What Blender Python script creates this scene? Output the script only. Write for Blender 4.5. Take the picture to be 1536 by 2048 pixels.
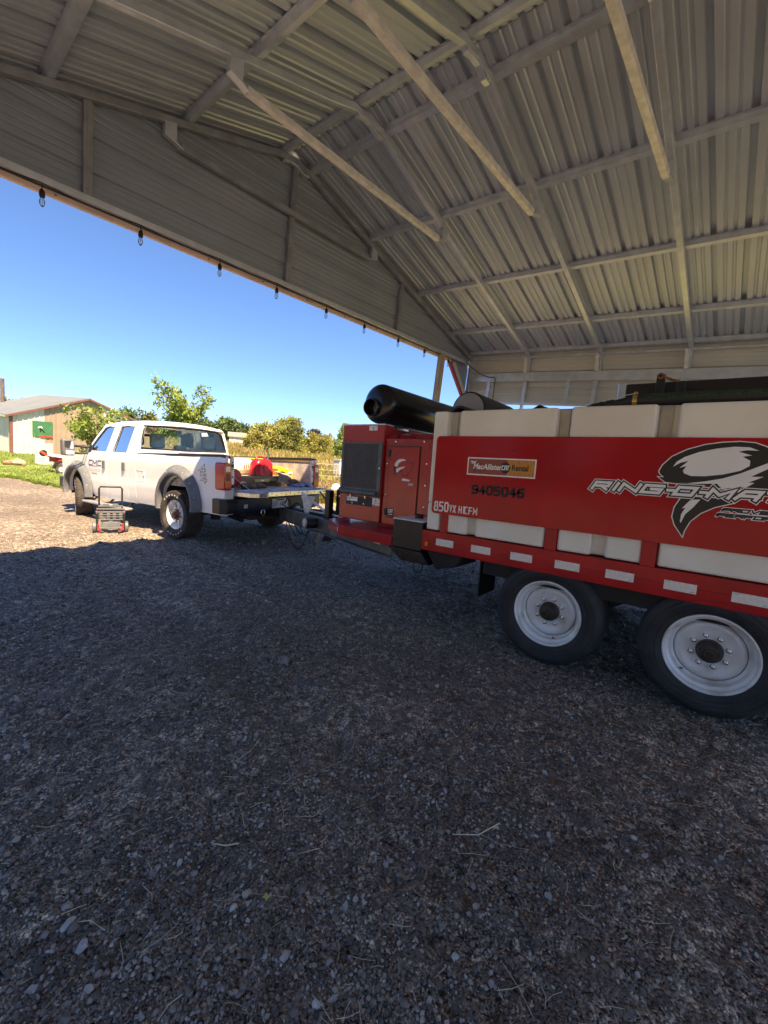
import bpy, bmesh, math, random
import numpy as np
from mathutils import Matrix, Vector

for o in list(bpy.data.objects):
    bpy.data.objects.remove(o)
random.seed(7)
RNG = np.random.default_rng(7)
SC = bpy.context.scene
COL = SC.collection
R = math.radians
H = 1.48                                   # eye height above the yard

# ------------------------------------------------------------------ camera
def rot_cam(y, p, r):
    F = Vector((math.sin(y)*math.cos(p), math.cos(y)*math.cos(p), math.sin(p)))
    Rt = Vector((math.cos(y), -math.sin(y), 0)); U = Rt.cross(F)
    Rr = Rt*math.cos(r)+U*math.sin(r); Ur = U*math.cos(r)-Rt*math.sin(r)
    return Rr, Ur, F
cr, cu, cf = rot_cam(0.91680725, -0.09950186, 0.06724857)
cd = bpy.data.cameras.new('camera'); cam = bpy.data.objects.new('camera', cd); COL.objects.link(cam)
cam.matrix_world = Matrix(((cr.x, cu.x, -cf.x, 0), (cr.y, cu.y, -cf.y, 0), (cr.z, cu.z, -cf.z, H), (0, 0, 0, 1)))
cd.sensor_fit = 'HORIZONTAL'; cd.sensor_width = 36.0; cd.lens = 36*847.14/1536
cd.clip_start = .05; cd.clip_end = 2000
SC.camera = cam

# ------------------------------------------------------------------ world, sun, exposure
SUN = Vector((.22, .64, -1.0)).normalized()           # direction the light travels
w = bpy.data.worlds.new('World'); SC.world = w; w.use_nodes = True
nt = w.node_tree; bg = nt.nodes['Background']
sky = nt.nodes.new('ShaderNodeTexSky'); sky.sky_type = 'NISHITA'; sky.sun_disc = False
sky.sun_elevation = math.asin(-SUN.z); sky.sun_rotation = math.atan2(-SUN.x, -SUN.y)
sky.air_density = 1.0; sky.dust_density = .1; sky.ozone_density = 5; sky.altitude = 2500
tint = nt.nodes.new('ShaderNodeMix'); tint.data_type = 'RGBA'; tint.blend_type = 'MULTIPLY'; tint.inputs[0].default_value = 1
tint.inputs[7].default_value = (.88, .92, 1.0, 1)          # clear autumn air: a deeper blue than the model's default
nt.links.new(sky.outputs[0], tint.inputs[6]); nt.links.new(tint.outputs[2], bg.inputs[0]); bg.inputs[1].default_value = .061
sd = bpy.data.lights.new('sun', 'SUN'); sd.energy = 4.1; sd.angle = R(.5); sd.color = (1, .77, .50)
so = bpy.data.objects.new('sun', sd); COL.objects.link(so)
so.rotation_euler = SUN.to_track_quat('-Z', 'Y').to_euler(); so.location = (0, -20, 30)
vs = SC.view_settings; vs.view_transform = 'Standard'; vs.look = 'None'; vs.exposure = 2.1; vs.gamma = 1
vs.use_curve_mapping = False
SC.render.engine = 'CYCLES'
SC.cycles.max_bounces = 8; SC.cycles.diffuse_bounces = 5; SC.cycles.transparent_max_bounces = 12

# ------------------------------------------------------------------ materials
def mat(name, col, rough=.6, metal=0., var=.12, scale=6., bump=0., bscale=None, col2=None, mixlo=.4, mixhi=.65,
        fine=0., spec=None, coat=0., stretch=None, transl=0.):
    m = bpy.data.materials.new(name); m.use_nodes = True
    t = m.node_tree; p = t.nodes['Principled BSDF']; L = t.links
    p.inputs['Roughness'].default_value = rough; p.inputs['Metallic'].default_value = metal
    if spec is not None: p.inputs['Specular IOR Level'].default_value = spec
    if coat: p.inputs['Coat Weight'].default_value = coat; p.inputs['Coat Roughness'].default_value = .12; p.inputs['Coat IOR'].default_value = 1.6
    tc = t.nodes.new('ShaderNodeTexCoord'); mp = t.nodes.new('ShaderNodeMapping')
    if stretch: mp.inputs['Scale'].default_value = stretch
    L.new(tc.outputs['Object'], mp.inputs[0])
    n = t.nodes.new('ShaderNodeTexNoise'); n.inputs['Scale'].default_value = scale; n.inputs['Detail'].default_value = 6
    L.new(mp.outputs[0], n.inputs['Vector'])
    cr_ = t.nodes.new('ShaderNodeValToRGB')
    c = Vector(col); a = c*(1-var); b = Vector(col2) if col2 else c*(1+var)
    cr_.color_ramp.elements[0].color = (*a, 1); cr_.color_ramp.elements[1].color = (*b, 1)
    cr_.color_ramp.elements[0].position = mixlo; cr_.color_ramp.elements[1].position = mixhi
    L.new(n.outputs[0], cr_.inputs[0]); out = cr_.outputs[0]
    if fine:
        n2 = t.nodes.new('ShaderNodeTexNoise'); n2.inputs['Scale'].default_value = scale*14; n2.inputs['Detail'].default_value = 3
        L.new(mp.outputs[0], n2.inputs['Vector'])
        mx = t.nodes.new('ShaderNodeMix'); mx.data_type = 'RGBA'; mx.blend_type = 'OVERLAY'; mx.inputs[0].default_value = fine
        L.new(out, mx.inputs[6]); L.new(n2.outputs[0], mx.inputs[7]); out = mx.outputs[2]
    L.new(out, p.inputs['Base Color'])
    mr = t.nodes.new('ShaderNodeMapRange'); mr.inputs[3].default_value = rough*.82; mr.inputs[4].default_value = min(1, rough*1.2)
    L.new(n.outputs[0], mr.inputs[0]); L.new(mr.outputs[0], p.inputs['Roughness'])
    if bump:
        nb = t.nodes.new('ShaderNodeTexNoise'); nb.inputs['Scale'].default_value = bscale or scale*5; nb.inputs['Detail'].default_value = 4
        L.new(mp.outputs[0], nb.inputs['Vector'])
        bp = t.nodes.new('ShaderNodeBump'); bp.inputs['Strength'].default_value = 1; bp.inputs['Distance'].default_value = bump
        L.new(nb.outputs[0], bp.inputs['Height']); L.new(bp.outputs[0], p.inputs['Normal'])
    if transl:
        tr = t.nodes.new('ShaderNodeBsdfTranslucent'); L.new(out, tr.inputs[0])
        ms = t.nodes.new('ShaderNodeMixShader'); ms.inputs[0].default_value = transl
        L.new(p.outputs[0], ms.inputs[1]); L.new(tr.outputs[0], ms.inputs[2])
        L.new(ms.outputs[0], t.nodes['Material Output'].inputs[0])
    return m

def glass(name, tint, gloss=.12, rough=.02, ior=1.5):
    m = bpy.data.materials.new(name); m.use_nodes = True; t = m.node_tree; L = t.links
    t.nodes.remove(t.nodes['Principled BSDF'])
    tr = t.nodes.new('ShaderNodeBsdfTransparent'); tr.inputs[0].default_value = (*tint, 1)
    gl = t.nodes.new('ShaderNodeBsdfGlossy'); gl.inputs['Roughness'].default_value = rough
    fr = t.nodes.new('ShaderNodeFresnel'); fr.inputs[0].default_value = ior
    ad = t.nodes.new('ShaderNodeMath'); ad.operation = 'ADD'; ad.inputs[1].default_value = gloss; ad.use_clamp = True
    L.new(fr.outputs[0], ad.inputs[0])
    ms = t.nodes.new('ShaderNodeMixShader'); L.new(ad.outputs[0], ms.inputs[0]); L.new(tr.outputs[0], ms.inputs[1]); L.new(gl.outputs[0], ms.inputs[2])
    L.new(ms.outputs[0], t.nodes['Material Output'].inputs[0])
    return m

def gravel_mat(name, c1, c2, c3):
    m = bpy.data.materials.new(name); m.use_nodes = True; t = m.node_tree; p = t.nodes['Principled BSDF']; L = t.links
    p.inputs['Roughness'].default_value = .72; p.inputs['Specular IOR Level'].default_value = .38
    tc = t.nodes.new('ShaderNodeTexCoord')
    def vor(s):
        v = t.nodes.new('ShaderNodeTexVoronoi'); v.inputs['Scale'].default_value = s; L.new(tc.outputs['Object'], v.inputs['Vector']); return v
    def noi(s, d=6):
        v = t.nodes.new('ShaderNodeTexNoise'); v.inputs['Scale'].default_value = s; v.inputs['Detail'].default_value = d
        L.new(tc.outputs['Object'], v.inputs['Vector']); return v
    v1, v2, n1, n2 = vor(115), vor(48), noi(.55), noi(9)
    sep = t.nodes.new('ShaderNodeSeparateColor'); L.new(v1.outputs['Color'], sep.inputs[0])
    r1 = t.nodes.new('ShaderNodeValToRGB'); e = r1.color_ramp.elements
    e[0].color = (*c1, 1); e[1].color = (*c3, 1); e[0].position = .05; e[1].position = .97
    x = e.new(.6); x.color = (*c2, 1)
    L.new(sep.outputs[0], r1.inputs[0])
    r2 = t.nodes.new('ShaderNodeValToRGB'); r2.color_ramp.elements[0].color = (.60, .58, .56, 1); r2.color_ramp.elements[1].color = (1.25, 1.22, 1.2, 1)
    r2.color_ramp.elements[0].position = .32; r2.color_ramp.elements[1].position = .68
    L.new(n1.outputs[0], r2.inputs[0])
    mx = t.nodes.new('ShaderNodeMix'); mx.data_type = 'RGBA'; mx.blend_type = 'MULTIPLY'; mx.inputs[0].default_value = 1
    L.new(r1.outputs[0], mx.inputs[6]); L.new(r2.outputs[0], mx.inputs[7])
    n3 = noi(21, 5); r4 = t.nodes.new('ShaderNodeValToRGB'); r4.color_ramp.elements[0].position = .36; r4.color_ramp.elements[1].position = .66
    r4.color_ramp.elements[0].color = (.34, .33, .32, 1); r4.color_ramp.elements[1].color = (1.55, 1.53, 1.5, 1); L.new(n3.outputs[0], r4.inputs[0])
    mx2 = t.nodes.new('ShaderNodeMix'); mx2.data_type = 'RGBA'; mx2.blend_type = 'MULTIPLY'; mx2.inputs[0].default_value = .85
    L.new(mx.outputs[2], mx2.inputs[6]); L.new(r4.outputs[0], mx2.inputs[7]); mx = mx2
    # packed fines between the stones
    dirt = t.nodes.new('ShaderNodeMix'); dirt.data_type = 'RGBA'
    r3 = t.nodes.new('ShaderNodeValToRGB'); r3.color_ramp.elements[0].position = .47; r3.color_ramp.elements[1].position = .6
    L.new(n2.outputs[0], r3.inputs[0]); L.new(r3.outputs[0], dirt.inputs[0])
    dirt.inputs[7].default_value = (*(Vector(c1)*.55+Vector(c2)*.35), 1); L.new(mx.outputs[2], dirt.inputs[6])
    L.new(dirt.outputs[2], p.inputs['Base Color'])
    b1 = t.nodes.new('ShaderNodeBump'); b1.inputs['Distance'].default_value = .009; b1.inputs['Strength'].default_value = 1; b1.invert = True
    L.new(v1.outputs['Distance'], b1.inputs['Height'])
    b2 = t.nodes.new('ShaderNodeBump'); b2.inputs['Distance'].default_value = .022; b2.inputs['Strength'].default_value = 1; b2.invert = True
    L.new(v2.outputs['Distance'], b2.inputs['Height']); L.new(b1.outputs[0], b2.inputs['Normal'])
    b3 = t.nodes.new('ShaderNodeBump'); b3.inputs['Distance'].default_value = .07; b3.inputs['Strength'].default_value = 1
    L.new(n2.outputs[0], b3.inputs['Height']); L.new(b2.outputs[0], b3.inputs['Normal'])
    L.new(b3.outputs[0], p.inputs['Normal'])
    return m

M = {}
M['gravel'] = gravel_mat('gravel', (.125, .104, .083), (.38, .312, .245), (.80, .68, .55))
M['stone'] = mat('stone', (.33, .29, .25), .65, var=.5, scale=9, col2=(.47, .425, .38))
M['stone_pale'] = mat('stone_pale', (.50, .48, .45), .8, var=.2, scale=25, fine=.3)
M['stone_dark'] = mat('stone_dark', (.15, .127, .105), .7, var=.4, scale=11)
M['straw'] = mat('straw', (.62, .50, .32), .8, var=.35, scale=3)
M['leaf_yellow'] = mat('leaf_yellow', (.6, .5, .1), .6)
M['rock'] = mat('rock', (.36, .2, .12), .9, var=.35, scale=3, bump=.05, bscale=5, col2=(.5, .33, .23))
M['grass'] = mat('lawn_grass', (.17, .235, .03), .8, var=.3, scale=.9, fine=.5, transl=.25)
M['lawn'] = mat('lawn_soil', (.16, .21, .035), .9, var=.3, scale=1.2, fine=.5)
M['field'] = mat('field_ground', (.33, .28, .075), .95, var=.35, scale=.35, col2=(.30, .29, .07), fine=.5)
M['fieldgrass'] = mat('tall_grass', (.36, .31, .08), .85, var=.3, scale=.3, col2=(.27, .28, .06), transl=.3)
M['fieldseed'] = mat('seed_heads', (.32, .235, .1), .9, var=.3, scale=.3, transl=.2)
M['roof'] = mat('galvalume_sheet', (.49, .56, .66), .32, .30, var=.05, scale=1.2)
M['gable'] = mat('shaded_gable_sheet', (.29, .345, .43), .45, .2, var=.06, scale=1.2)  # sheet colour darkened to hold the shade on the gable's inner face
M['wallsheet'] = mat('tan_wall_sheet', (.58, .60, .57), .45, .1, var=.05, scale=1.2)
M['galv'] = mat('galvanised_steel', (.60, .665, .76), .32, .55, var=.08, scale=9, fine=.12)
M['galv_dull'] = mat('weathered_galvanised', (.74, .75, .76), .45, .25, var=.12, scale=14, fine=.15)
M['trim'] = mat('salmon_trim', (.70, .54, .48), .5, var=.1, scale=3)
M['trimred'] = mat('red_trim', (.42, .085, .085), .5, var=.1, scale=3)
M['post'] = mat('weathered_post', (.36, .31, .24), .7, var=.2, scale=5, fine=.3, stretch=(4, 4, .6))
M['black'] = mat('black_plastic', (.012, .012, .013), .5, var=.2)
M['blacksteel'] = mat('black_painted_steel', (.014, .014, .016), .38, var=.3, scale=8, fine=.2)
M['dusty'] = mat('dusty_dark_steel', (.10, .088, .075), .6, var=.35, scale=5, fine=.3)
M['blackgloss'] = mat('black_gloss_steel', (.010, .010, .012), .22, var=.3, scale=5)
M['dark'] = mat('dark_underframe', (.018, .016, .015), .8, var=.3)
M['red'] = mat('red_trailer_paint', (.40, .003, .009), .45, var=.10, scale=2.5, coat=.35, fine=.05, spec=.1)
M['redrail'] = mat('red_frame_paint', (.38, .006, .012), .36, var=.14, scale=4, coat=.2, fine=.1, spec=.2)
M['redcab'] = mat('red_cabinet_paint', (.42, .014, .016), .28, var=.1, scale=3, coat=.4, fine=.06)
M['poly'] = mat('natural_polyethylene', (.80, .77, .66), .48, var=.06, scale=1.6, fine=.06, col2=(.86, .85, .76))
M['strap'] = mat('strap_steel', (.42, .39, .34), .45, .3, var=.1, scale=8)
M['rubber'] = mat('tyre_rubber', (.026, .027, .030), .72, var=.3, scale=9, fine=.3, bump=.002, bscale=60)
M['rubberdust'] = mat('dusty_tyre', (.06, .05, .042), .85, var=.4, scale=7, fine=.4)
M['silver'] = mat('silver_wheel_paint', (.60, .57, .52), .38, .12, var=.10, scale=7, fine=.2, col2=(.78, .79, .79), mixlo=.3, mixhi=.5)
M['chrome'] = mat('bright_steel', (.62, .63, .65), .18, .9, var=.08, scale=12)
M['alum'] = mat('dull_aluminium', (.5, .5, .5), .4, .6, var=.15, scale=10, fine=.2)
M['hub'] = mat('greasy_hub', (.035, .028, .025), .45, var=.4, scale=20)
M['rust'] = mat('rusty_iron', (.26, .11, .05), .8, var=.5, scale=18, fine=.3)
M['white'] = mat('white_truck_paint', (.80, .80, .79), .25, var=.03, scale=2, coat=.6)
M['whitedec'] = mat('white_vinyl', (.84, .84, .81), .45, var=.03)
M['blackdec'] = mat('black_vinyl', (.012, .012, .012), .4, var=.1)
M['greydec'] = mat('grey_vinyl', (.30, .30, .31), .45, var=.05)
M['stencil'] = mat('stencil_paint', (.028, .017, .018), .75, var=.4, scale=60)
M['orange'] = mat('orange_vinyl', (.58, .25, .035), .45, var=.06)
M['rentred'] = mat('brown_red_vinyl', (.30, .06, .035), .4, var=.06)
M['reflect'] = mat('silver_reflective_tape', (.74, .72, .68), .4, .1, var=.07, scale=40)
M['redreflect'] = mat('red_reflective_tape', (.5, .03, .03), .35, var=.1, scale=40)
M['amber'] = mat('amber_lens', (.75, .16, .01), .3)
M['label'] = mat('printed_label', (.66, .66, .62), .5, var=.45, scale=60, mixlo=.42, mixhi=.5)
M['green_text'] = mat('green_print', (.025, .11, .04), .6)
M['hose'] = mat('black_hose', (.02, .021, .02), .6, var=.2, scale=6, fine=.2)
M['brass'] = mat('brass_clamp', (.55, .38, .14), .35, .8)
M['flare'] = mat('grey_flare_plastic', (.14, .145, .155), .6, var=.12, scale=10, fine=.15)
M['navy'] = mat('navy_vinyl', (.03, .06, .25), .4)
M['teal'] = mat('grey_seat_cloth', (.36, .45, .41), .8, var=.1)
M['interior'] = mat('dark_interior', (.06, .062, .065), .7)
M['glass'] = glass('vehicle_glass', (.86, .93, .89), .02)
M['glassdark'] = glass('tinted_side_glass', (.30, .37, .38), .03, .02, 1.28)
M['mirror'] = mat('mirror_glass', (.75, .8, .85), .04, 1.0, var=.01)
M['bulb'] = glass('bulb_glass', (.93, .95, .95), .06)
M['taillight'] = mat('red_lens', (.60, .014, .018), .15, var=.12, scale=30, coat=.6)
M['lens'] = mat('clear_lens', (.7, .7, .7), .15, .2, var=.2, scale=60)
M['bed'] = mat('worn_bed_paint', (.48, .43, .38), .55, var=.22, scale=5, fine=.35, col2=(.62, .57, .52))
M['canred'] = mat('red_gas_can', (.62, .012, .02), .35, var=.06)
M['yellow'] = mat('yellow_plastic', (.75, .46, .02), .42, var=.07)
M['cooler'] = mat('white_plastic_jug', (.80, .76, .66), .45, var=.05)
M['wood'] = mat('weathered_plywood', (.36, .28, .18), .8, var=.2, scale=5, fine=.3, stretch=(6, 1, 1))
M['cloth'] = mat('grey_canvas', (.30, .28, .25), .95, var=.25, scale=12, bump=.01, bscale=30)
M['bluecloth'] = mat('blue_white_bag', (.55, .58, .64), .6, var=.4, scale=14, col2=(.08, .14, .45), mixlo=.46, mixhi=.54)
M['brownglove'] = mat('brown_leather', (.16, .11, .075), .85, var=.3, scale=14, bump=.01, bscale=20)
M['redacc'] = mat('red_accent_plastic', (.5, .03, .03), .4)
M['greyplastic'] = mat('dark_grey_plastic', (.115, .115, .12), .5, var=.15)
M['plate'] = mat('licence_plate', (.66, .68, .68), .4, var=.08, scale=12)
M['tan'] = mat('tan_siding', (.31, .235, .175), .55, var=.06, scale=2)
M['cream'] = mat('white_siding', (.55, .54, .50), .55, var=.07, scale=2)
M['shedroof'] = mat('shed_roof_metal', (.098, .115, .14), .5, .2, var=.1, scale=1)
M['redbrown'] = mat('red_brown_trim', (.19, .08, .066), .55, var=.1)
M['green'] = mat('green_sign_paint', (.045, .16, .07), .55, var=.12, scale=4)
M['redtractor'] = mat('red_implement_paint', (.52, .05, .03), .4)
M['bark'] = mat('bark', (.14, .11, .085), .95, var=.35, scale=9, bump=.02, bscale=20)
M['leafA'] = mat('leaf_bright_green', (.23, .30, .055), .55, var=.3, scale=1.8, transl=.3)
M['leafB'] = mat('leaf_dark_green', (.13, .185, .055), .6, var=.4, scale=.35, transl=.25)
M['leafC'] = mat('leaf_olive', (.28, .29, .075), .6, var=.4, scale=.35, transl=.3)
M['leafD'] = mat('leaf_yellowish', (.38, .36, .085), .6, var=.35, scale=.4, transl=.3)
M['leafP'] = mat('leaf_purple', (.085, .055, .05), .6, var=.3, scale=.4, transl=.2)
M['housewall'] = mat('house_siding', (.62, .56, .47), .7, var=.05)
M['housegable'] = mat('house_gable_white', (.78, .76, .72), .6, var=.04)
M['houseroof'] = mat('house_shingles', (.24, .22, .2), .9, var=.15, scale=3)
M['window'] = mat('dark_window', (.03, .035, .04), .1)
M['pole'] = mat('utility_pole_wood', (.13, .10, .075), .9, var=.3, scale=5)

# ------------------------------------------------------------------ mesh building
OFF = {}
class MB:
    def __init__(s): s.v = []; s.f = []; s.m = []
    def add(s, vs_, fs, m=0):
        b = len(s.v); s.v += [tuple(map(float, x)) for x in vs_]; s.f += [tuple(b+i for i in f) for f in fs]; s.m += [m]*len(fs)
    def box(s, x0, x1, y0, y1, z0, z1, m=0):
        s.add([(x0,y0,z0),(x1,y0,z0),(x1,y1,z0),(x0,y1,z0),(x0,y0,z1),(x1,y0,z1),(x1,y1,z1),(x0,y1,z1)],
              [(3,2,1,0),(4,5,6,7),(0,1,5,4),(1,2,6,5),(2,3,7,6),(3,0,4,7)], m)
    def obox(s, c, a, b, d, m=0):
        c, a, b, d = Vector(c), Vector(a), Vector(b), Vector(d); P = []
        for z in (-1, 1):
            for x, y in ((-1,-1),(1,-1),(1,1),(-1,1)): P.append(c+a*x+b*y+d*z)
        s.add(P, [(3,2,1,0),(4,5,6,7),(0,1,5,4),(1,2,6,5),(2,3,7,6),(3,0,4,7)], m)
    def bar(s, p, q, wd, ht, up=(0,0,1), m=0):
        p, q = Vector(p), Vector(q); d = q-p; up = Vector(up)
        sd_ = d.cross(up).normalized(); u = sd_.cross(d).normalized()
        s.obox((p+q)/2, d/2, sd_*wd/2, u*ht/2, m)
    def tube(s, pts, r, n=8, caps=True, m=0, closed=False, flat=None):
        pts = [Vector(p) for p in pts]; N = len(pts); rr = r if isinstance(r, (list, tuple)) else [r]*N
        rings = []; nrm = None
        for i, p in enumerate(pts):
            if closed: t = pts[(i+1) % N]-pts[i-1]
            else: t = pts[min(i+1, N-1)]-pts[max(i-1, 0)]
            t.normalize()
            if nrm is None:
                a = Vector((0,0,1)) if abs(t.z) < .9 else Vector((1,0,0)); nrm = (a-t*a.dot(t)).normalized()
            else: nrm = (nrm-t*nrm.dot(t)).normalized()
            b = t.cross(nrm)
            ph = math.pi/4 if n == 4 else 0
            rings.append([p+(nrm*math.cos(k*2*math.pi/n+ph)+b*math.sin(k*2*math.pi/n+ph))*rr[i] for k in range(n)])
        vs_ = [v for rg in rings for v in rg]; fs = []
        for i in range(N if closed else N-1):
            j = (i+1) % N
            for k in range(n):
                k2 = (k+1) % n; fs.append((i*n+k, i*n+k2, j*n+k2, j*n+k))
        if caps and not closed: fs += [tuple(range(n))[::-1], tuple((N-1)*n+k for k in range(n))]
        s.add(vs_, fs, m)
    def lathe(s, prof, o, ax, n=32, m=0, ph=0.):
        # prof: list of (along axis, radius)
        o, ax = Vector(o), Vector(ax).normalized(); a = Vector((0,0,1)) if abs(ax.z) < .9 else Vector((1,0,0))
        e1 = (a-ax*a.dot(ax)).normalized(); e2 = ax.cross(e1); vs_ = []; fs = []
        for (h, r) in prof:
            for k in range(n):
                t = 2*math.pi*k/n+ph; vs_.append(o+ax*h+(e1*math.cos(t)+e2*math.sin(t))*max(r, 1e-5))
        for i in range(len(prof)-1):
            for k in range(n):
                k2 = (k+1) % n; fs.append((i*n+k, i*n+k2, (i+1)*n+k2, (i+1)*n+k))
        s.add(vs_, fs, m)
    def poly(s, pts, m=0): s.add(pts, [tuple(range(len(pts)))], m)
    def prism(s, pts, fn, w0, w1, m=0):
        n = len(pts); vs_ = [fn(u, v, w0) for u, v in pts]+[fn(u, v, w1) for u, v in pts]
        s.add(vs_, [tuple(range(n))[::-1], tuple(range(n, 2*n))]+[(i, (i+1) % n, n+(i+1) % n, n+i) for i in range(n)], m)
    def grid(s, P, m=0):
        nr, nc = len(P), len(P[0])
        s.add([p for r_ in P for p in r_], [(i*nc+j, i*nc+j+1, (i+1)*nc+j+1, (i+1)*nc+j) for i in range(nr-1) for j in range(nc-1)], m)
    def build(s, name, mats, parent=None, smooth=None, bevel=0., seg=2, recalc=True, loc=None):
        off = Vector((0,0,0)) if parent is None else OFF[parent.name]
        if loc is not None: off = Vector(loc)
        me = bpy.data.meshes.new(name)
        V = np.array(s.v, float).reshape(-1, 3)-np.array(off)
        me.from_pydata(V.tolist(), [], s.f)
        for m_ in (mats if isinstance(mats, (list, tuple)) else [mats]): me.materials.append(M[m_])
        if len(me.materials) > 1: me.polygons.foreach_set('material_index', s.m)
        if recalc:
            bm = bmesh.new(); bm.from_mesh(me); bmesh.ops.recalc_face_normals(bm, faces=bm.faces); bm.to_mesh(me); bm.free()
        if smooth is not None:
            me.shade_smooth(); me.set_sharp_from_angle(angle=R(smooth))
        o = bpy.data.objects.new(name, me); COL.objects.link(o)
        if parent is not None: o.parent = parent; OFF[o.name] = off
        else: OFF[o.name] = off
        if loc is not None: o.location = loc if parent is None else Vector(loc)-OFF[parent.name]; OFF[o.name] = Vector(loc)
        if bevel:
            b = o.modifiers.new('bevel', 'BEVEL'); b.width = bevel; b.segments = seg; b.limit_method = 'ANGLE'; b.angle_limit = R(35)
            b.harden_normals = False
        return o

def npmesh(name, V, F, mats, mi=None, parent=None, smooth=False):
    """V (n,3), F (m,k) arrays"""
    off = np.zeros(3) if parent is None else np.array(OFF[parent.name])
    me = bpy.data.meshes.new(name); k = F.shape[1]
    me.vertices.add(len(V)); me.vertices.foreach_set('co', (V-off).astype(np.float32).ravel())
    me.loops.add(F.size); me.loops.foreach_set('vertex_index', F.astype(np.int32).ravel())
    me.polygons.add(len(F)); me.polygons.foreach_set('loop_start', np.arange(0, F.size, k, dtype=np.int32))
    me.polygons.foreach_set('loop_total', np.full(len(F), k, dtype=np.int32))
    for m_ in (mats if isinstance(mats, (list, tuple)) else [mats]): me.materials.append(M[m_])
    if mi is not None: me.polygons.foreach_set('material_index', mi.astype(np.int32))
    me.update(calc_edges=True)
    if smooth: me.shade_smooth()
    o = bpy.data.objects.new(name, me); COL.objects.link(o)
    if parent is not None: o.parent = parent; OFF[o.name] = Vector(off)
    return o

def tag(o, label=None, cat=None, group=None, kind=None):
    if label: o['label'] = label
    if cat: o['category'] = cat
    if group: o['group'] = group
    if kind: o['kind'] = kind
    return o
def thing(name, label, cat, loc=(0,0,0), rot=None, group=None, local=False):
    o = bpy.data.objects.new(name, None); COL.objects.link(o); o.empty_display_size = .1
    m = rot.to_4x4() if rot is not None else Matrix.Identity(4); m.translation = Vector(loc); o.matrix_world = m
    OFF[o.name] = Vector((0,0,0)) if (local or rot is not None) else Vector(loc)
    return tag(o, label, cat, group)
def copy_part(o, delta, parent=None, children=True):
    c = o.copy(); COL.objects.link(c); c.parent = parent or o.parent; c.location = o.location+Vector(delta)
    OFF[c.name] = OFF[o.name]
    if children:
        for ch in list(o.children):
            d = ch.copy(); COL.objects.link(d); d.parent = c
    return c
def copy_tree(o, loc, rotz=None, label=None):
    r = o.copy(); COL.objects.link(r); r.location = loc
    if rotz is not None: r.rotation_euler = (0, 0, rotz)
    if label: r['label'] = label
    for ch in list(o.children):
        c = ch.copy(); COL.objects.link(c); c.parent = r
        for g in list(ch.children):
            d = g.copy(); COL.objects.link(d); d.parent = c
    return r

# stroke lettering ---------------------------------------------------
GL = {
'A':[[(0,0),(.2,1),(1,1),(1,0)],[(.1,.42),(1,.42)]],'B':[[(0,0),(0,1),(.8,1),(.9,.75),(.8,.52),(0,.52)],[(.8,.52),(1,.26),(.85,0),(0,0)]],
'C':[[(1,1),(0,1),(0,0),(1,0)]],'E':[[(1,1),(0,1),(0,0),(1,0)],[(0,.5),(.9,.5)]],'F':[[(0,0),(0,1),(1,1)],[(0,.5),(.85,.5)]],
'G':[[(1,1),(0,1),(0,0),(1,0),(1,.5),(.45,.5)]],'H':[[(0,0),(0,1)],[(1,0),(1,1)],[(0,.5),(1,.5)]],'I':[[(.5,0),(.5,1)]],
'M':[[(0,0),(0,1),(.5,.3),(1,1),(1,0)]],'N':[[(0,0),(0,1),(1,0),(1,1)]],'O':[[(.5,0),(0,0),(0,1),(1,1),(1,0),(.5,0)]],
'P':[[(0,0),(0,1),(1,1),(1,.45),(0,.45)]],'R':[[(0,0),(0,1),(1,1),(1,.48),(.2,.48)],[(.5,.48),(1,0)]],
'T':[[(0,1),(1,1)],[(.5,1),(.5,0)]],'V':[[(0,1),(.5,0),(1,1)]],'W':[[(0,1),(.25,0),(.5,.7),(.75,0),(1,1)]],'X':[[(0,0),(1,1)],[(0,1),(1,0)]],
'D':[[(0,0),(0,1),(.75,1),(1,.75),(1,.25),(.75,0),(0,0)]],
'-':[[(.15,.5),(.85,.5)]],'i':[[(.5,0),(.5,.66)],[(.5,.85),(.5,1)]],'x':[[(0,0),(1,.7)],[(0,.7),(1,0)]],
'0':[[(.5,0),(.2,0),(0,.18),(0,.82),(.2,1),(.8,1),(1,.82),(1,.18),(.8,0),(.5,0)]],'4':[[(.75,0),(.75,1),(0,.32),(1,.32)]],
'5':[[(1,1),(0,1),(0,.55),(.8,.55),(1,.42),(1,.15),(.8,0),(0,0)]],'6':[[(1,1),(.2,1),(0,.8),(0,.15),(.2,0),(.8,0),(1,.15),(1,.42),(.8,.55),(0,.55)]],
'8':[[(.5,.52),(.1,.6),(.1,.92),(.3,1),(.7,1),(.9,.92),(.9,.6),(.5,.52),(0,.42),(0,.12),(.2,0),(.8,0),(1,.12),(1,.42),(.5,.52)]],
'9':[[(0,0),(.8,0),(1,.2),(1,.85),(.8,1),(.2,1),(0,.85),(0,.58),(.2,.45),(1,.45)]],'7':[[(0,1),(1,1),(.35,0)]],
'1':[[(.2,.8),(.5,1),(.5,0)]],'2':[[(0,.8),(.2,1),(.8,1),(1,.8),(1,.6),(0,0),(1,0)]],'3':[[(0,1),(1,1),(.4,.58),(.8,.55),(1,.4),(1,.15),(.8,0),(0,0)]],
}
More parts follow.
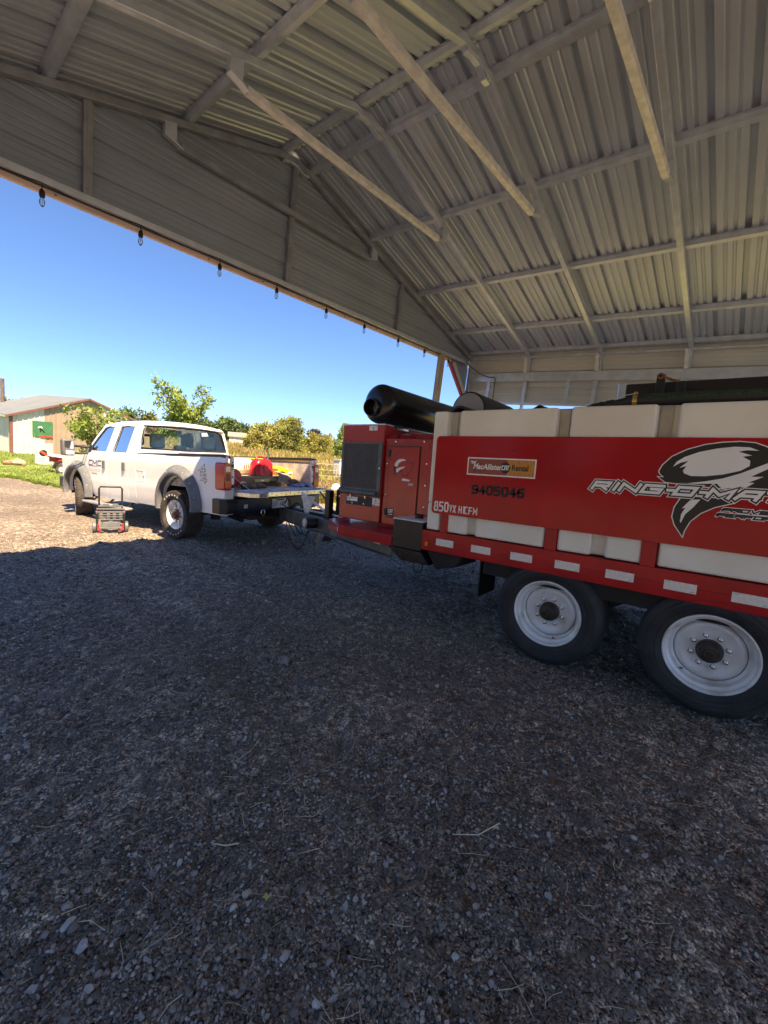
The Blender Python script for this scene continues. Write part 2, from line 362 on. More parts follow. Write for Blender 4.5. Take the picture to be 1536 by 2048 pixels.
def ribbon(pts, t, ext=1.0, gap=None):
    P = [Vector((p[0], p[1])) for p in pts]
    d0 = (P[1]-P[0]).normalized(); d1 = (P[-1]-P[-2]).normalized()
    closed = (P[0]-P[-1]).length < 1e-6
    if not closed: P[0] = P[0]-d0*t*ext; P[-1] = P[-1]+d1*t*ext
    Lf, Rt = [], []
    for i, p in enumerate(P):
        if i == 0: d = (P[1]-P[0]).normalized(); n = Vector((-d.y, d.x)); k = 1
        elif i == len(P)-1: d = (P[i]-P[i-1]).normalized(); n = Vector((-d.y, d.x)); k = 1
        else:
            a = (P[i]-P[i-1]).normalized(); b = (P[i+1]-P[i]).normalized()
            na, nb = Vector((-a.y, a.x)), Vector((-b.y, b.x)); n = na+nb
            n = na if n.length < 1e-4 else n.normalized(); k = 1/max(.42, n.dot(na))
        Lf.append(p+n*t*k); Rt.append(p-n*t*k)
    return Lf, Rt
def lettering(mb, text, x, y, adv, wd, ht, t, fn, depth, shear=0., m=0, fall=0., widths=None):
    """draws text from x to the right; fn(u, v, d) -> 3-D point"""
    for ci, ch in enumerate(text):
        if ch != ' ' and ch in GL:
            ww = wd*(widths.get(ch, 1) if widths else 1)
            for si, st in enumerate(GL[ch]):
                pts = [(x+px*ww+py*ht*shear, y+py*ht-fall*(x)) for px, py in st]
                Lf, Rt = ribbon(pts, t)
                dd = depth+si*.00012+(ci % 2)*.00006
                vs_ = [fn(p.x, p.y, dd) for p in Lf]+[fn(p.x, p.y, dd) for p in Rt]; n = len(Lf)
                mb.add(vs_, [(i, i+1, n+i+1, n+i) for i in range(n-1)], m)
        x += adv*(widths.get(ch, 1) if widths else 1) if widths else adv
    return x
def text_mesh(body, size, fn, depth, shear=0., bold=0., mb=None, m=0, sx=1.):
    cu_ = bpy.data.curves.new('t', 'FONT'); cu_.body = body; cu_.size = size; cu_.shear = shear; cu_.offset = bold; cu_.resolution_u = 3
    o = bpy.data.objects.new('t', cu_); COL.objects.link(o)
    dg = bpy.context.evaluated_depsgraph_get(); me = bpy.data.meshes.new_from_object(o.evaluated_get(dg))
    vs_ = [fn(v.co.x*sx, v.co.y, depth) for v in me.vertices]; fs = [tuple(p.vertices) for p in me.polygons]
    mb.add(vs_, fs, m)
    bpy.data.objects.remove(o); bpy.data.curves.remove(cu_); bpy.data.meshes.remove(me)

# ================================================================== GROUND
def sm(a, b, x):
    t = np.clip((np.asarray(x, float)-a)/(b-a), 0, 1); return t*t*(3-2*t)
def gz(x, y):
    x = np.asarray(x, float); y = np.asarray(y, float); d = np.hypot(x, y)
    k = np.minimum(d, 90)
    z = .030*np.maximum(0, k-11.5)+.00045*np.maximum(0, k-25)**2+.02*np.maximum(0, d-90)
    z = np.where(d > 140, z-.02*(d-140)*.8, z)
    lat = .996*(x-3.62)+.087*(y-7.4)
    return z+.03*np.clip(lat, 0, 3.2)*sm(5.2, 7.0, y)*(1-sm(10, 18, y))
def vnoise(x, y, s, seed=0):
    """smooth value noise"""
    x = x*s+seed*17.3; y = y*s-seed*9.1
    xi = np.floor(x).astype(np.int64); yi = np.floor(y).astype(np.int64); fx = x-xi; fy = y-yi
    fx = fx*fx*(3-2*fx); fy = fy*fy*(3-2*fy)
    def h(a, b):
        n = (a*374761393+b*668265263+seed*1442695) & 0x7fffffff
        n = ((n ^ (n >> 13))*1274126177) & 0x7fffffff
        return ((n ^ (n >> 16)) & 0xffff)/65535.
    return (h(xi, yi)*(1-fx)+h(xi+1, yi)*fx)*(1-fy)+(h(xi, yi+1)*(1-fx)+h(xi+1, yi+1)*fx)*fy
def relief(x, y):
    d = np.hypot(x, y)
    r = .030*(vnoise(x, y, 1.3, 1)-.5)+.022*(vnoise(x, y, 4, 2)-.5)+.026*(vnoise(x, y, 10, 3)-.5)+.022*(vnoise(x, y, 21, 4)-.5)
    # two shallow wheel tracks running out of the building
    for cx in (1.5, 2.75): r = r-.045*np.exp(-((x-cx-.10*y)/.20)**2)*sm(.8, 2.5, y)+.02*np.exp(-((np.abs(x-cx-.10*y)-.30)/.09)**2)*sm(.8, 2.5, y)
    return r*(1-sm(9, 13, d))
def ground_z(x, y): return gz(x, y)+relief(x, y)

def axis_pts(segs):
    out = []
    for a, b, s in segs: out += list(np.arange(a, b-1e-6, s))
    return np.array(out+[segs[-1][1]])
xs = axis_pts([(-400, -40, 40), (-40, -4, 3), (-4, -.6, .4), (-.6, 4.2, .024), (4.2, 7.0, .05), (7.0, 14, .5), (14, 44, 2), (44, 400, 20)])
ys = axis_pts([(-300, -30, 30), (-30, -4, 2), (-4, -.6, .4), (-.6, 3.6, .024), (3.6, 9.4, .05), (9.4, 20, .5), (20, 50, 2), (50, 500, 20)])
X, Y = np.meshgrid(xs, ys); Zg = ground_z(X, Y)-.05*sm(20, 40, np.hypot(X, Y))
V = np.stack([X.ravel(), Y.ravel(), Zg.ravel()], 1); nx = len(xs)
I, J = np.meshgrid(np.arange(len(ys)-1), np.arange(nx-1), indexing='ij'); a = (I*nx+J).ravel()
ground = npmesh('gravel_ground', V, np.stack([a, a+1, a+nx+1, a+nx], 1), 'gravel', smooth=True)
tag(ground, 'brown crushed gravel yard', kind='structure')

def r_edge(az):   # where gravel gives way to grass, by azimuth (degrees)
    return np.interp(az, [-60, 0, 10, 15, 24, 35, 45, 60, 75, 90, 140], [60, 26, 21, 17, 15, 15, 14.2, 11.5, 9.3, 8.6, 8.6])+.25*np.sin(az*2.3)+.15*np.sin(az*7.7)
def sheet(name, az0, az1, m, label, lift, rmax=420):
    az = np.arange(az0, az1+.01, .5); t = np.concatenate([np.linspace(0, 30, 40), np.linspace(33, 130, 30), np.linspace(150, rmax, 12)])
    A, T_ = np.meshgrid(az, t, indexing='ij'); r0 = r_edge(A); Rr = r0+T_
    x = Rr*np.sin(np.radians(A)); y = Rr*np.cos(np.radians(A)); z = gz(x, y)+lift*sm(0, .6, T_)-.03*(1-sm(0, .3, T_))
    V = np.stack([x.ravel(), y.ravel(), z.ravel()], 1); nc = len(t)
    I, J = np.meshgrid(np.arange(len(az)-1), np.arange(nc-1), indexing='ij'); a = (I*nc+J).ravel()
    return tag(npmesh(name, V, np.stack([a, a+nc, a+nc+1, a+1], 1), m, smooth=True), label, kind='structure')
sheet('lawn', -25, 25.5, 'lawn', 'mown green lawn in front of the tan shed', .045)
sheet('field', 25.5, 140, 'field', 'dry yellow meadow rising beyond the yard', .05)

def tufts(name, az0, az1, d0, d1, n, h, wd, mats, label, seed, power=1.6, droop=.35):
    rg = np.random.default_rng(seed)
    az = rg.uniform(az0, az1, n); t = rg.uniform(0, 1, n)**power*(d1-d0)+d0
    d = np.maximum(t, r_edge(az)+.05)+rg.uniform(0, .3, n)
    x = d*np.sin(np.radians(az)); y = d*np.cos(np.radians(az)); z = gz(x, y)+.01
    s = np.sqrt(d/20)
    hh = h*rg.uniform(.5, 1.25, n)*np.clip(s, .8, 1.6)*(.6+.8*vnoise(x, y, .35, seed)); ww = wd*rg.uniform(.6, 1.3, n)*s
    th = rg.uniform(0, 2*np.pi, n); cx, cy = np.cos(th)*ww, np.sin(th)*ww
    lx, ly = rg.normal(0, droop, n)*hh, rg.normal(0, droop, n)*hh
    V = np.empty((n, 4, 3)); V[:, 0] = np.stack([x-cx, y-cy, z-.02], 1); V[:, 1] = np.stack([x+cx, y+cy, z-.02], 1)
    V[:, 2] = np.stack([x+cx*.5+lx*.9, y+cy*.5+ly*.9, z+hh*.8], 1); V[:, 3] = np.stack([x-cx*.3+lx, y-cy*.3+ly, z+hh], 1)
    mi = (vnoise(x, y, .18, seed+3)+rg.normal(0, .18, n) > .52).astype(int) if isinstance(mats, (list, tuple)) else None
    return tag(npmesh(name, V.reshape(-1, 3), np.arange(4*n).reshape(n, 4), mats, mi), label, kind='stuff')
tufts('lawn_grass', -4, 25, 15, 44, 42000, .075, .02, 'grass', 'short green grass of the lawn', 11)
tufts('meadow_grass', 24, 56, 14.5, 95, 52000, .42, .03, ['fieldgrass', 'fieldseed'], 'tall dry yellow green meadow grass', 12, power=1.9)

# loose gravel near the photographer: irregular stones of a few shapes
def pebbles():
    phi = (1+5**.5)/2
    ico = np.array([(-1,phi,0),(1,phi,0),(-1,-phi,0),(1,-phi,0),(0,-1,phi),(0,1,phi),(0,-1,-phi),(0,1,-phi),(phi,0,-1),(phi,0,1),(-phi,0,-1),(-phi,0,1)])/math.hypot(1, phi)
    F0 = np.array([(0,11,5),(0,5,1),(0,1,7),(0,7,10),(0,10,11),(1,5,9),(5,11,4),(11,10,2),(10,7,6),(7,1,8),(3,9,4),(3,4,2),(3,2,6),(3,6,8),(3,8,9),(4,9,5),(2,4,11),(6,2,10),(8,6,7),(9,8,1)])
    rg = np.random.default_rng(5); n = 185000
    az = np.radians(rg.uniform(-8, 112, n)); d = .75+8.3*rg.uniform(0, 1, n)**1.55
    x = d*np.sin(az)+rg.normal(0, .05, n); y = d*np.cos(az)+rg.normal(0, .05, n)
    keep = vnoise(x, y, 2.2, 8)*.6+vnoise(x, y, 7, 9)*.4+rg.normal(0, .17, n) > .50
    x, y, d = x[keep], y[keep], d[keep]; n = len(x)
    size = np.exp(rg.normal(-5.50, .42, n))*np.clip(.80+.14*d, .85, 1.9)
    big = rg.random(n) < .007; size[big] *= rg.uniform(1.4, 2.3, big.sum())
    sc = np.stack([rg.uniform(.8, 1.35, n), rg.uniform(.7, 1.1, n), rg.uniform(.6, .95, n)], 1)*size[:, None]
    th = rg.uniform(0, 2*np.pi, n); c, s_ = np.cos(th), np.sin(th)
    P = ico[None]*(1+rg.normal(0, .16, (n, 12, 1)))*sc[:, None, :]
    tilt = rg.normal(0, .35, n); ct, st = np.cos(tilt)[:, None], np.sin(tilt)[:, None]
    px, pz = P[..., 0]*ct-P[..., 2]*st, P[..., 0]*st+P[..., 2]*ct; py = P[..., 1]
    Vx = px*c[:, None]-py*s_[:, None]+x[:, None]; Vy = px*s_[:, None]+py*c[:, None]+y[:, None]
    Vz = pz+(ground_z(x, y)+size*.22)[:, None]
    V = np.stack([Vx, Vy, Vz], -1).reshape(-1, 3)
    F = (F0[None]+np.arange(n)[:, None, None]*12).reshape(-1, 3)
    u = rg.random(n); mi = np.where(u < .56, 1, np.where(u < .99, 0, 2)); mi = np.repeat(mi, 20)
    o = npmesh('loose_gravel', V, F, ['stone', 'stone_dark', 'stone_pale'], mi, smooth=True)
    o.data.set_sharp_from_angle(angle=R(50))
    tag(o, 'loose crushed stone scattered over the yard', kind='stuff')
pebbles()
def straw():
    rg = np.random.default_rng(9); n = 850; az = np.radians(rg.uniform(0, 110, n)); d = .85+5.2*rg.uniform(0, 1, n)**1.2
    x = d*np.sin(az); y = d*np.cos(az); mb = MB()
    for i in range(n):
        L_ = abs(rg.normal(.016, .024))+.007; t = rg.uniform(0, 2*np.pi); r_ = rg.uniform(.0006, .0013); z = float(ground_z(x[i], y[i]))+.008
        b = rg.normal(0, .15)*L_
        p = [(x[i]-math.cos(t)*L_, y[i]-math.sin(t)*L_, z+rg.uniform(0, .006)), (x[i]-math.sin(t)*b, y[i]+math.cos(t)*b, z+.004), (x[i]+math.cos(t)*L_, y[i]+math.sin(t)*L_, z+rg.uniform(0, .008))]
        mb.tube(p, r_, n=3, caps=False)
    tag(mb.build('straw_litter', 'straw', recalc=False), 'bits of dry straw strewn over the gravel', kind='stuff')
straw()
def rocklet(name, x, y, sx, sy, sz, rz, m, label, cat, seed, lift=.35, sub=3, noise=.12):
    bm = bmesh.new(); bmesh.ops.create_icosphere(bm, subdivisions=sub, radius=1); rg = random.Random(seed)
    dirs = [(Vector((rg.gauss(0,1), rg.gauss(0,1), rg.gauss(0,1))).normalized(), rg.uniform(.55, .95)) for _ in range(11)]
    for v in bm.verts:
        p = v.co.copy()
        for d_, k in dirs:
            e = p.dot(d_)-k
            if e > 0: p -= d_*e*.85
        p *= 1+noise*(.5-vnoise(np.array(p.x*2), np.array(p.y*2+p.z*1.7), 1.2, seed))
        v.co = Vector((p.x*sx, p.y*sy, p.z*sz))
    me = bpy.data.meshes.new(name); bm.to_mesh(me); bm.free(); me.materials.append(M[m]); me.shade_smooth(); me.set_sharp_from_angle(angle=R(35))
    o = bpy.data.objects.new(name, me); COL.objects.link(o); o.location = (x, y, float(ground_z(x, y))+sz*lift); o.rotation_euler = (0, 0, rz); OFF[o.name] = Vector(o.location)
    return tag(o, label, cat)
rocklet('stone', .394, 1.436, .026, .015, .013, .5, 'stone_pale', 'pale pointed stone, the upper of two big stones lying on gravel', 'stone', 3)
rocklet('stone', .400, 1.340, .021, .017, .017, .9, 'stone_pale', 'pale rounded stone, the lower of two big stones lying on gravel', 'stone', 8)
def twig(pts, r_, label):
    mb = MB(); mb.tube([(x, y, float(ground_z(x, y))+.010+h) for x, y, h in pts], r_, n=5)
    tag(mb.build('twig', 'straw', loc=(pts[0][0], pts[0][1], float(ground_z(pts[0][0], pts[0][1])))), label, 'twig')
twig([(.835, 1.365, .004), (.868, 1.325, .006), (.90, 1.285, .003)], .0028, 'short straight straw stem lying on the gravel left of centre')
twig([(1.50, .685, .004), (1.57, .60, .01), (1.655, .55, .004)], .0026, 'long thin bent twig lying on the gravel right of centre')
mb = MB(); lx, ly = .834, 1.027; lz = float(ground_z(lx, ly))+.016
mb.grid([[(lx-.010+.010*j, ly-.012+.012*i, lz+.004*math.sin(i*2+j)) for j in range(3)] for i in range(3)])
tag(mb.build('fallen_leaf', 'leaf_yellow', loc=(lx, ly, lz)), 'small crumpled yellow leaf on the gravel', 'leaf')

# ================================================================== CARPORT (own frame: X across, Y along, z from eye height)
Rb = rot_cam(0.855612011, -0.154007552, 0.117718278)
RBm = Matrix(((Rb[0].x, Rb[0].y, Rb[0].z), (-Rb[1].x, -Rb[1].y, -Rb[1].z), (Rb[2].x, Rb[2].y, Rb[2].z)))
RWm = Matrix(((cr.x, cr.y, cr.z), (-cu.x, -cu.y, -cu.z), (cf.x, cf.y, cf.z)))
B2W = RWm.transposed() @ RBm
BASE_B = Vector((7.65, 4.8, -1.9))
cp = thing('carport', 'open sided steel carport with tan ribbed roof sheets sheltering the red trailer', 'carport', Vector((0,0,H))+B2W @ BASE_B, B2W, None)
OFF[cp.name] = BASE_B
XR, ZR, XE, SL = 3.2, 3.17, 7.65, .2921               # ridge line, eave, slope (underside of rafters)
XL = 2*XR-XE
def roofz(x): return ZR-SL*abs(x-XR)
CA = math.cos(math.atan(SL)); SA = math.sin(math.atan(SL))
TY = [4.80-1.22*k for k in range(8)]
# rafters: one bent tube each, with a crushed elbow at the ridge
mb = MB()
def square_sweep(mb, pts, y0, y1, th, m=0):
    """pts in X,Z = underside; thickness th upward along local normal"""
    P = [Vector(p) for p in pts]; n = len(P); up = []
    for i in range(n):
        d = (P[min(i+1, n-1)]-P[max(i-1, 0)]).normalized(); nn = Vector((-d.y, d.x)); up.append(P[i]+nn*th)
    vs_ = []
    for i in range(n): vs_ += [(P[i].x, y0, P[i].y), (P[i].x, y1, P[i].y), (up[i].x, y1, up[i].y), (up[i].x, y0, up[i].y)]
    fs = [(0,1,2,3), tuple(4*(n-1)+k for k in (3,2,1,0))]
    for i in range(n-1):
        for k in range(4): fs.append((4*i+k, 4*i+(k+1) % 4, 4*i+4+(k+1) % 4, 4*i+4+k))
    mb.add(vs_, fs, m)
arc = [(XR+.20*t, ZR-SL*.20*abs(t)-.02*(1-t*t)+(.012 if abs(t) > .7 else 0)) for t in (-1, -.7, -.35, 0, .35, .7, 1)]
square_sweep(mb, [(XL, roofz(XL)), (XR-.5, roofz(XR-.5))]+arc+[(XR+.5, roofz(XR+.5)), (XE, roofz(XE))], TY[0]-.03, TY[0]+.03, .062)
raf = mb.build('rafter', 'galv', cp, bevel=.006)
for y in TY[1:]: copy_part(raf, (0, y-TY[0], 0))
# elbow sleeves, collar ties and their clips
mb = MB()
pr = [(XR-.16, ZR-.075), (XR-.07, ZR-.045), (XR+.02, ZR-.045), (XR+.12, ZR-.085), (XR+.2, ZR-.075)]
square_sweep(mb, pr, TY[0]-.026, TY[0]+.026, .02)
el = mb.build('ridge_elbow', 'galv', cp, bevel=.004)
for y in TY[1:]: copy_part(el, (0, y-TY[0], 0))
mb = MB(); ZT = 2.655; XA = 1.79; XB = 4.63
mb.box(XA+.10, XB-.10, TY[0]-.028, TY[0]+.028, ZT-.068, ZT-.010)
tie = mb.build('collar_tie', 'galv_dull', cp, bevel=.005)
clips = []
for sx, xx in ((1, XA), (-1, XB)):
    mb = MB(); mb.prism([(xx-sx*.055, ZT-.012), (xx-sx*.055, roofz(xx-sx*.055)+.012), (xx+sx*.055, roofz(xx+sx*.055)+.012), (xx+sx*.055, ZT-.02), (xx+sx*.12, ZT-.05), (xx+sx*.12, ZT-.062), (xx+sx*.04, ZT-.035)], lambda u, v, w_: (u, w_, v), TY[0]-.033, TY[0]+.033)
    clips.append(mb.build('tie_clip', 'galv', cp, bevel=.004))
M['darkmember'] = mat('shaded_galvanised_steel', (.30, .335, .39), .5, .3, var=.15)  # galvanised tube with the gable's shade put into its colour
for y in TY[1:]: copy_part(tie, (0, y-TY[0], 0)); [copy_part(c_, (0, y-TY[0], 0)) for c_ in clips]
for o_ in (tie, raf):      # shade painted into the gable truss: same tube, darker colour
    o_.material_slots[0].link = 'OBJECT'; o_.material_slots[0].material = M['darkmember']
# purlins: hat channels over the rafters
Y0, Y1 = TY[-1]-.2, TY[0]+.12
PUR = [XR-4.3, XR-3.55, XR-2.32, XR-1.23, XR-.14, XR+.24, XR+1.33, XR+2.53, XR+3.64, XR+4.36]
for i, px in enumerate(PUR):
    sgn = 1 if px > XR else -1; mb = MB()
    def pf(u, h): return (px+u*CA+sgn*h*SA, roofz(px)-sgn*u*SA+.062/CA+h*CA)
    prof = [(-.062, .046), (-.034, .044), (-.026, .0), (.026, .0), (.034, .044), (.062, .046)]
    P = [[(*pf(u, h)[:1], y, pf(u, h)[1]) for u, h in prof] for y in (Y0, Y1)]
    mb.grid(P); mb.grid([[(a_[0], a_[1], a_[2]+.003) for a_ in r_] for r_ in P])
    mb.build('purlin', 'galv', cp)
# roof sheets, ribs running down the slope
def sheet_profile(width, pitch, seed=0):
    pts = []; y = 0
    while y < width-1e-6:
        pts += [(y, 0), (y+.007, .040), (y+.051, .040), (y+.058, 0)]
        q = pitch-.058
        for k in (.32, .68):
            c_ = y+.058+q*k; pts += [(c_-.020, 0), (c_-.010, .013), (c_+.010, .013), (c_+.020, 0)]
        y += pitch
    pts.append((width, 0)); return pts
RP = .28; SW = RP*3
slen = (XE-XR)/CA+.16
def roof_sheet(sgn):
    mb = MB(); pr = sheet_profile(SW, RP); n = 5
    def q(s_, y, h):
        X_ = XR+sgn*(s_*CA); return (X_+sgn*h*SA, Y1+.12-SW+y, ZR-SL*abs(X_-XR)+.111/CA+h*CA)
    P = [[q(.004+slen*i/(n-1), y, h) for y, h in pr] for i in range(n)]
    mb.grid(P); mb.grid([[(a_[0]+sgn*.0008, a_[1], a_[2]+.0025) for a_ in r_] for r_ in P])
    return mb.build('roof_sheet', 'roof', cp)
for sgn in (1, -1):
    sh = roof_sheet(sgn)
    for k in range(1, 12): copy_part(sh, (0, -SW*k*.999, .0006*(k % 2)))
mb = MB()
for sgn in (1, -1):
    mb.grid([[(XR+sgn*u, y, ZR+.15-SL*u) for u in (0, .12, .2)] for y in (Y0-.1, Y1+.14)])
mb.build('ridge_cap', 'roof', cp)
# gable infill: horizontal ribbed sheets clipped by the roof slope
def ribbed_wall(z0, z1, xa, xb, y, dirn, pitch=.28):
    """rows in z; xa/xb callables"""
    rows = []; z = z0
    brk = [(0, 0), (.012, .02), (.038, .02), (.05, 0)]
    for k in (.3, .55, .8):
        c_ = .05+(pitch-.05)*k; brk += [(c_-.012, 0), (c_-.005, .004), (c_+.005, .004), (c_+.012, 0)]
    while z < z1-1e-6:
        for dz, h in brk:
            if z+dz <= z1: rows.append((z+dz, h))
        z += pitch
    rows.append((z1, 0)); return [[(xa(z_)+(xb(z_)-xa(z_))*t, y+dirn*h, z_) for t in (0, .25, .5, .75, 1)] for z_, h in rows]
def gx0(z): return max(XL-.0, XR-(ZR+.122-z)/SL)
def gx1(z): return min(XE+.02, XR+(ZR+.122-z)/SL)
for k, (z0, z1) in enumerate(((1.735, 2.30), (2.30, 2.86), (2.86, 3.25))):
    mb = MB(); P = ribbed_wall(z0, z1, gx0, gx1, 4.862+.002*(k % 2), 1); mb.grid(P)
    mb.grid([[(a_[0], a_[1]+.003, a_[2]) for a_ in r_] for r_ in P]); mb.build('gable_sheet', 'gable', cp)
# dutch corner sheets with their red jamb trim
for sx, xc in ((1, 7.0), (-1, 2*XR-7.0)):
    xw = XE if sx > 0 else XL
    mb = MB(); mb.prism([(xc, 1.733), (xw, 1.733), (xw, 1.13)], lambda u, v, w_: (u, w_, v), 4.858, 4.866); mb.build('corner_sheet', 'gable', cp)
    mb = MB(); mb.bar((xc-sx*.03, 4.865, 1.74), (xw+sx*.02, 4.865, 1.10), .075, .055, (0, 1, 0)); mb.build('jamb_trim', 'trimred', cp, bevel=.004)
    mb = MB(); mb.bar((xc+sx*.03, 4.80, 1.72), (xw, 4.80, 1.13), .05, .05, (0, 1, 0)); mb.build('corner_brace', 'galv', cp, bevel=.004)
mb = MB(); mb.box(XL, XE, 4.772, 4.828, 1.775, 1.832); mb.build('header', 'galv', cp, bevel=.005)
mb = MB(); mb.box(2*XR-7.0, 7.0, 4.835, 4.885, 1.722, 1.765); mb.build('header_trim', 'trim', cp, bevel=.004)
mb = MB()
for k in range(12):
    x_ = -.4+k*.66; mb.lathe([(0, .008), (.006, .008), (.008, .004)], (x_, 4.835, 1.744), (0, -1, 0), 8)
tag(mb.build('trim_screws', 'black', cp), kind='stuff')
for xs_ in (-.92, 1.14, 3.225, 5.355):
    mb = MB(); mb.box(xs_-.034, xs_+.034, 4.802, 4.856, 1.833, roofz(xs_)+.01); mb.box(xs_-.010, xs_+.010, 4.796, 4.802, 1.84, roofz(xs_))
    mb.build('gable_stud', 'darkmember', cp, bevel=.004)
# the loose timber post at the front and corner posts
def zg_B(x, y):   # ground level in carport frame
    p = Vector((0,0,H))+B2W @ Vector((x, y, -1.9)); g = float(gz(p.x, p.y)); return -1.9+(g-p.z)
mb = MB(); mb.box(6.54, 6.655, 4.74, 4.83, zg_B(6.6, 4.8)-.02, 1.774); mb.build('front_post', 'post', cp, bevel=.004)
for y in TY:
    for x_, nm in ((XE, 'leg'), (XL, 'leg')):
        mb = MB(); z0 = zg_B(x_, y); mb.box(x_-.03, x_+.03, y-.03, y+.03, z0-.03, roofz(XE)+.02); mb.box(x_-.06, x_+.06, y-.06, y+.06, z0-.02, z0+.015); mb.build(nm, 'galv', cp, bevel=.004)
# side walls: upper ribbed strip, double girt, bottom rail
for sx, xw in ((1, XE), (-1, XL)):
    mb = MB(); yA, yB = TY[-1], TY[0]
    rows = ribbed_wall(1.045, 1.985, lambda z: yA, lambda z: yB+.04, 0, 1)
    P = [[(xw+sx*(.045+p[1]), p[0], p[2]) for p in r_] for r_ in rows]; mb.grid(P); mb.grid([[(p[0]+sx*.003, p[1], p[2]) for p in r_] for r_ in P])
    mb.build('side_sheet', 'wallsheet', cp)
    for zz, hh, th in ((1.535, .15, .05), (1.06, .05, .04)):
        mb = MB(); mb.box(xw-sx*.062, xw-sx*.032, yA, yB-.03, zz-hh/2, zz+hh/2)
        if hh > .1: mb.box(xw-sx*.068, xw-sx*.062, yA, yB-.03, zz+.01, zz+.02)
        mb.build('girt', 'galv', cp, bevel=.004)
    mb = MB(); mb.box(xw-sx*.055, xw-sx*.01, yA, yB-.03, 1.872, 1.905); mb.build('eave_rail', 'galv', cp, bevel=.004)
    for y in [t for t in TY[1:]]:
        mb = MB(); mb.bar((xw-sx*.075, y+.0, 1.60), (xw-sx*.075, y+.03, 1.875), .05, .075, (1, 0, 0)); mb.build('knee_strap', 'galv_dull', cp, bevel=.004)
    for y in (4.29, 2.78, 1.15, -.4):
        mb = MB(); mb.box(xw-sx*.092, xw-sx*.036, y-.03, y+.03, 1.06, 1.458); mb.build('stub_post', 'galv', cp, bevel=.004)
# wiring loop in the far corner
mb = MB(); mb.tube([(7.3, 4.70, 1.80), (7.45, 4.72, 1.76), (7.56, 4.70, 1.72), (7.57, 4.5, 1.60), (7.56, 4.32, 1.54), (7.55, 4.2, 1.53), (7.54, 4.15, 1.50), (7.54, 4.14, 1.1)], .008, n=6)
mb.build('wiring', 'black', cp, smooth=60)

# string of bulbs under the header
sb = thing('string_lights', 'black cord of clear unlit bulbs hanging along the front opening edge', 'string lights', Vector((0,0,H))+B2W @ Vector((-.6, 4.78, 1.74)), B2W)
OFF[sb.name] = Vector((-.6, 4.78, 1.74))
BX = [-.68, .07, .818, 1.55, 2.33, 3.05, 3.83, 4.56, 5.34, 6.05, 6.80]
pts = []
for i, x_ in enumerate(BX):
    pts.append((x_, 4.764, 1.765))
    if i < len(BX)-1:
        for t in (.25, .5, .75): pts.append((x_+(BX[i+1]-x_)*t, 4.764, 1.765-.018*math.sin(t*math.pi)))
mb = MB(); mb.tube(pts, .006, n=6); mb.build('cord', 'black', sb, smooth=60)
sock0 = None
for x_ in BX:
    if sock0 is None:
        mb = MB(); o_ = Vector((x_, 4.764, 1.765)); mb.tube([o_, o_-Vector((0, 0, .05))], .0045, n=6)
        mb.lathe([(.045, .009), (.055, .016), (.075, .021), (.095, .021), (.105, .017)], o_, (0, 0, -1), 14)
        sock0 = mb.build('socket', 'black', sb, smooth=40, loc=o_)
        mb = MB(); mb.lathe([(.104, .012), (.115, .014), (.132, .019), (.150, .020), (.166, .015), (.175, .008), (.178, .0)], o_, (0, 0, -1), 16)
        bu = mb.build('bulb', 'bulb', sock0, smooth=60)
        mb = MB(); mb.tube([o_-Vector((0, 0, .10)), o_-Vector((0, 0, .165))], .003, n=5)
        fl_ = mb.build('filament_stem', 'alum', sock0)
    else:
        copy_part(sock0, (x_-BX[0], 0, 0))

# ================================================================== TRAILER (world coordinates, nose towards +Y)
tr = thing('vacuum_trailer', 'red and white tandem axle vacuum excavator trailer with side lettering under the carport', 'trailer', (4.66, .4, 0))
XS = 3.42; XF = 5.90; YR = -3.2
mb = MB(); mb.box(XS, XS+.012, YR, 2.14, .747, .936); mb.box(XS+.012, XS+.09, YR, 2.14, .924, .936); mb.box(XS+.012, XS+.07, YR, 2.14, .747, .757)
mb.box(XS, XS+.09, 2.14, 2.15, .747, .936)
mb.box(XS-.003, XS, YR, 2.138, .838, .842)
rail = mb.build('side_rail', 'redrail', tr, bevel=.004)
mb = MB(); mb.box(XF-.012, XF, YR, 2.14, .747, .936); mb.box(XF-.09, XF-.012, YR, 2.14, .924, .936); mb.build('side_rail', 'redrail', tr, bevel=.004)
mb = MB(); mb.box(XS+.02, XF-.02, YR, 2.13, .868, .92); mb.build('deck', 'dark', tr)
mb = MB()
for x_ in (4.15, 5.1): mb.box(x_-.05, x_+.05, YR, 2.6, .62, .86)
for y in (-2.4, -1.2, .42, 1.6): mb.box(XS+.05, XF-.05, y-.04, y+.04, .76, .86)
mb.box(4.2, 5.05, -.9, 1.7, .45, .6)
mb.build('chassis', 'dark', tr)
mb = MB()
for y0 in (1.984, 1.63, 1.272, .91, .55, .193, -.164, -.52, -.88, -1.24, -1.6):
    pass
mb.box(XS-.0035, XS-.0005, 1.803, 1.984, .812, .8745)
st0 = mb.build('reflector', 'reflect', rail)
mb = MB()
mb.box(XS-.0042, XS-.0035, 1.815, 1.842, .8195, .8225); mb.box(XS-.0042, XS-.0035, 1.945, 1.972, .863, .866)
pr0 = mb.build('reflector_print', 'greydec', rail)
for k in range(1, 11):
    copy_part(st0, (0, -.359*k, -.0015*k), children=False)
    copy_part(pr0, (0, -.359*k, -.0015*k), children=False)
mb = MB(); mb.box(XS-.016, XS, 2.065, 2.10, .788, .828); mb.build('marker_lamp', 'amber', rail, bevel=.004)
mb = MB(); mb.lathe([(0, .014), (.012, .013), (.02, .0)], (XS, 2.085, .852), (-1, 0, 0), 12); mb.build('lamp_button', 'redacc', rail, smooth=50)
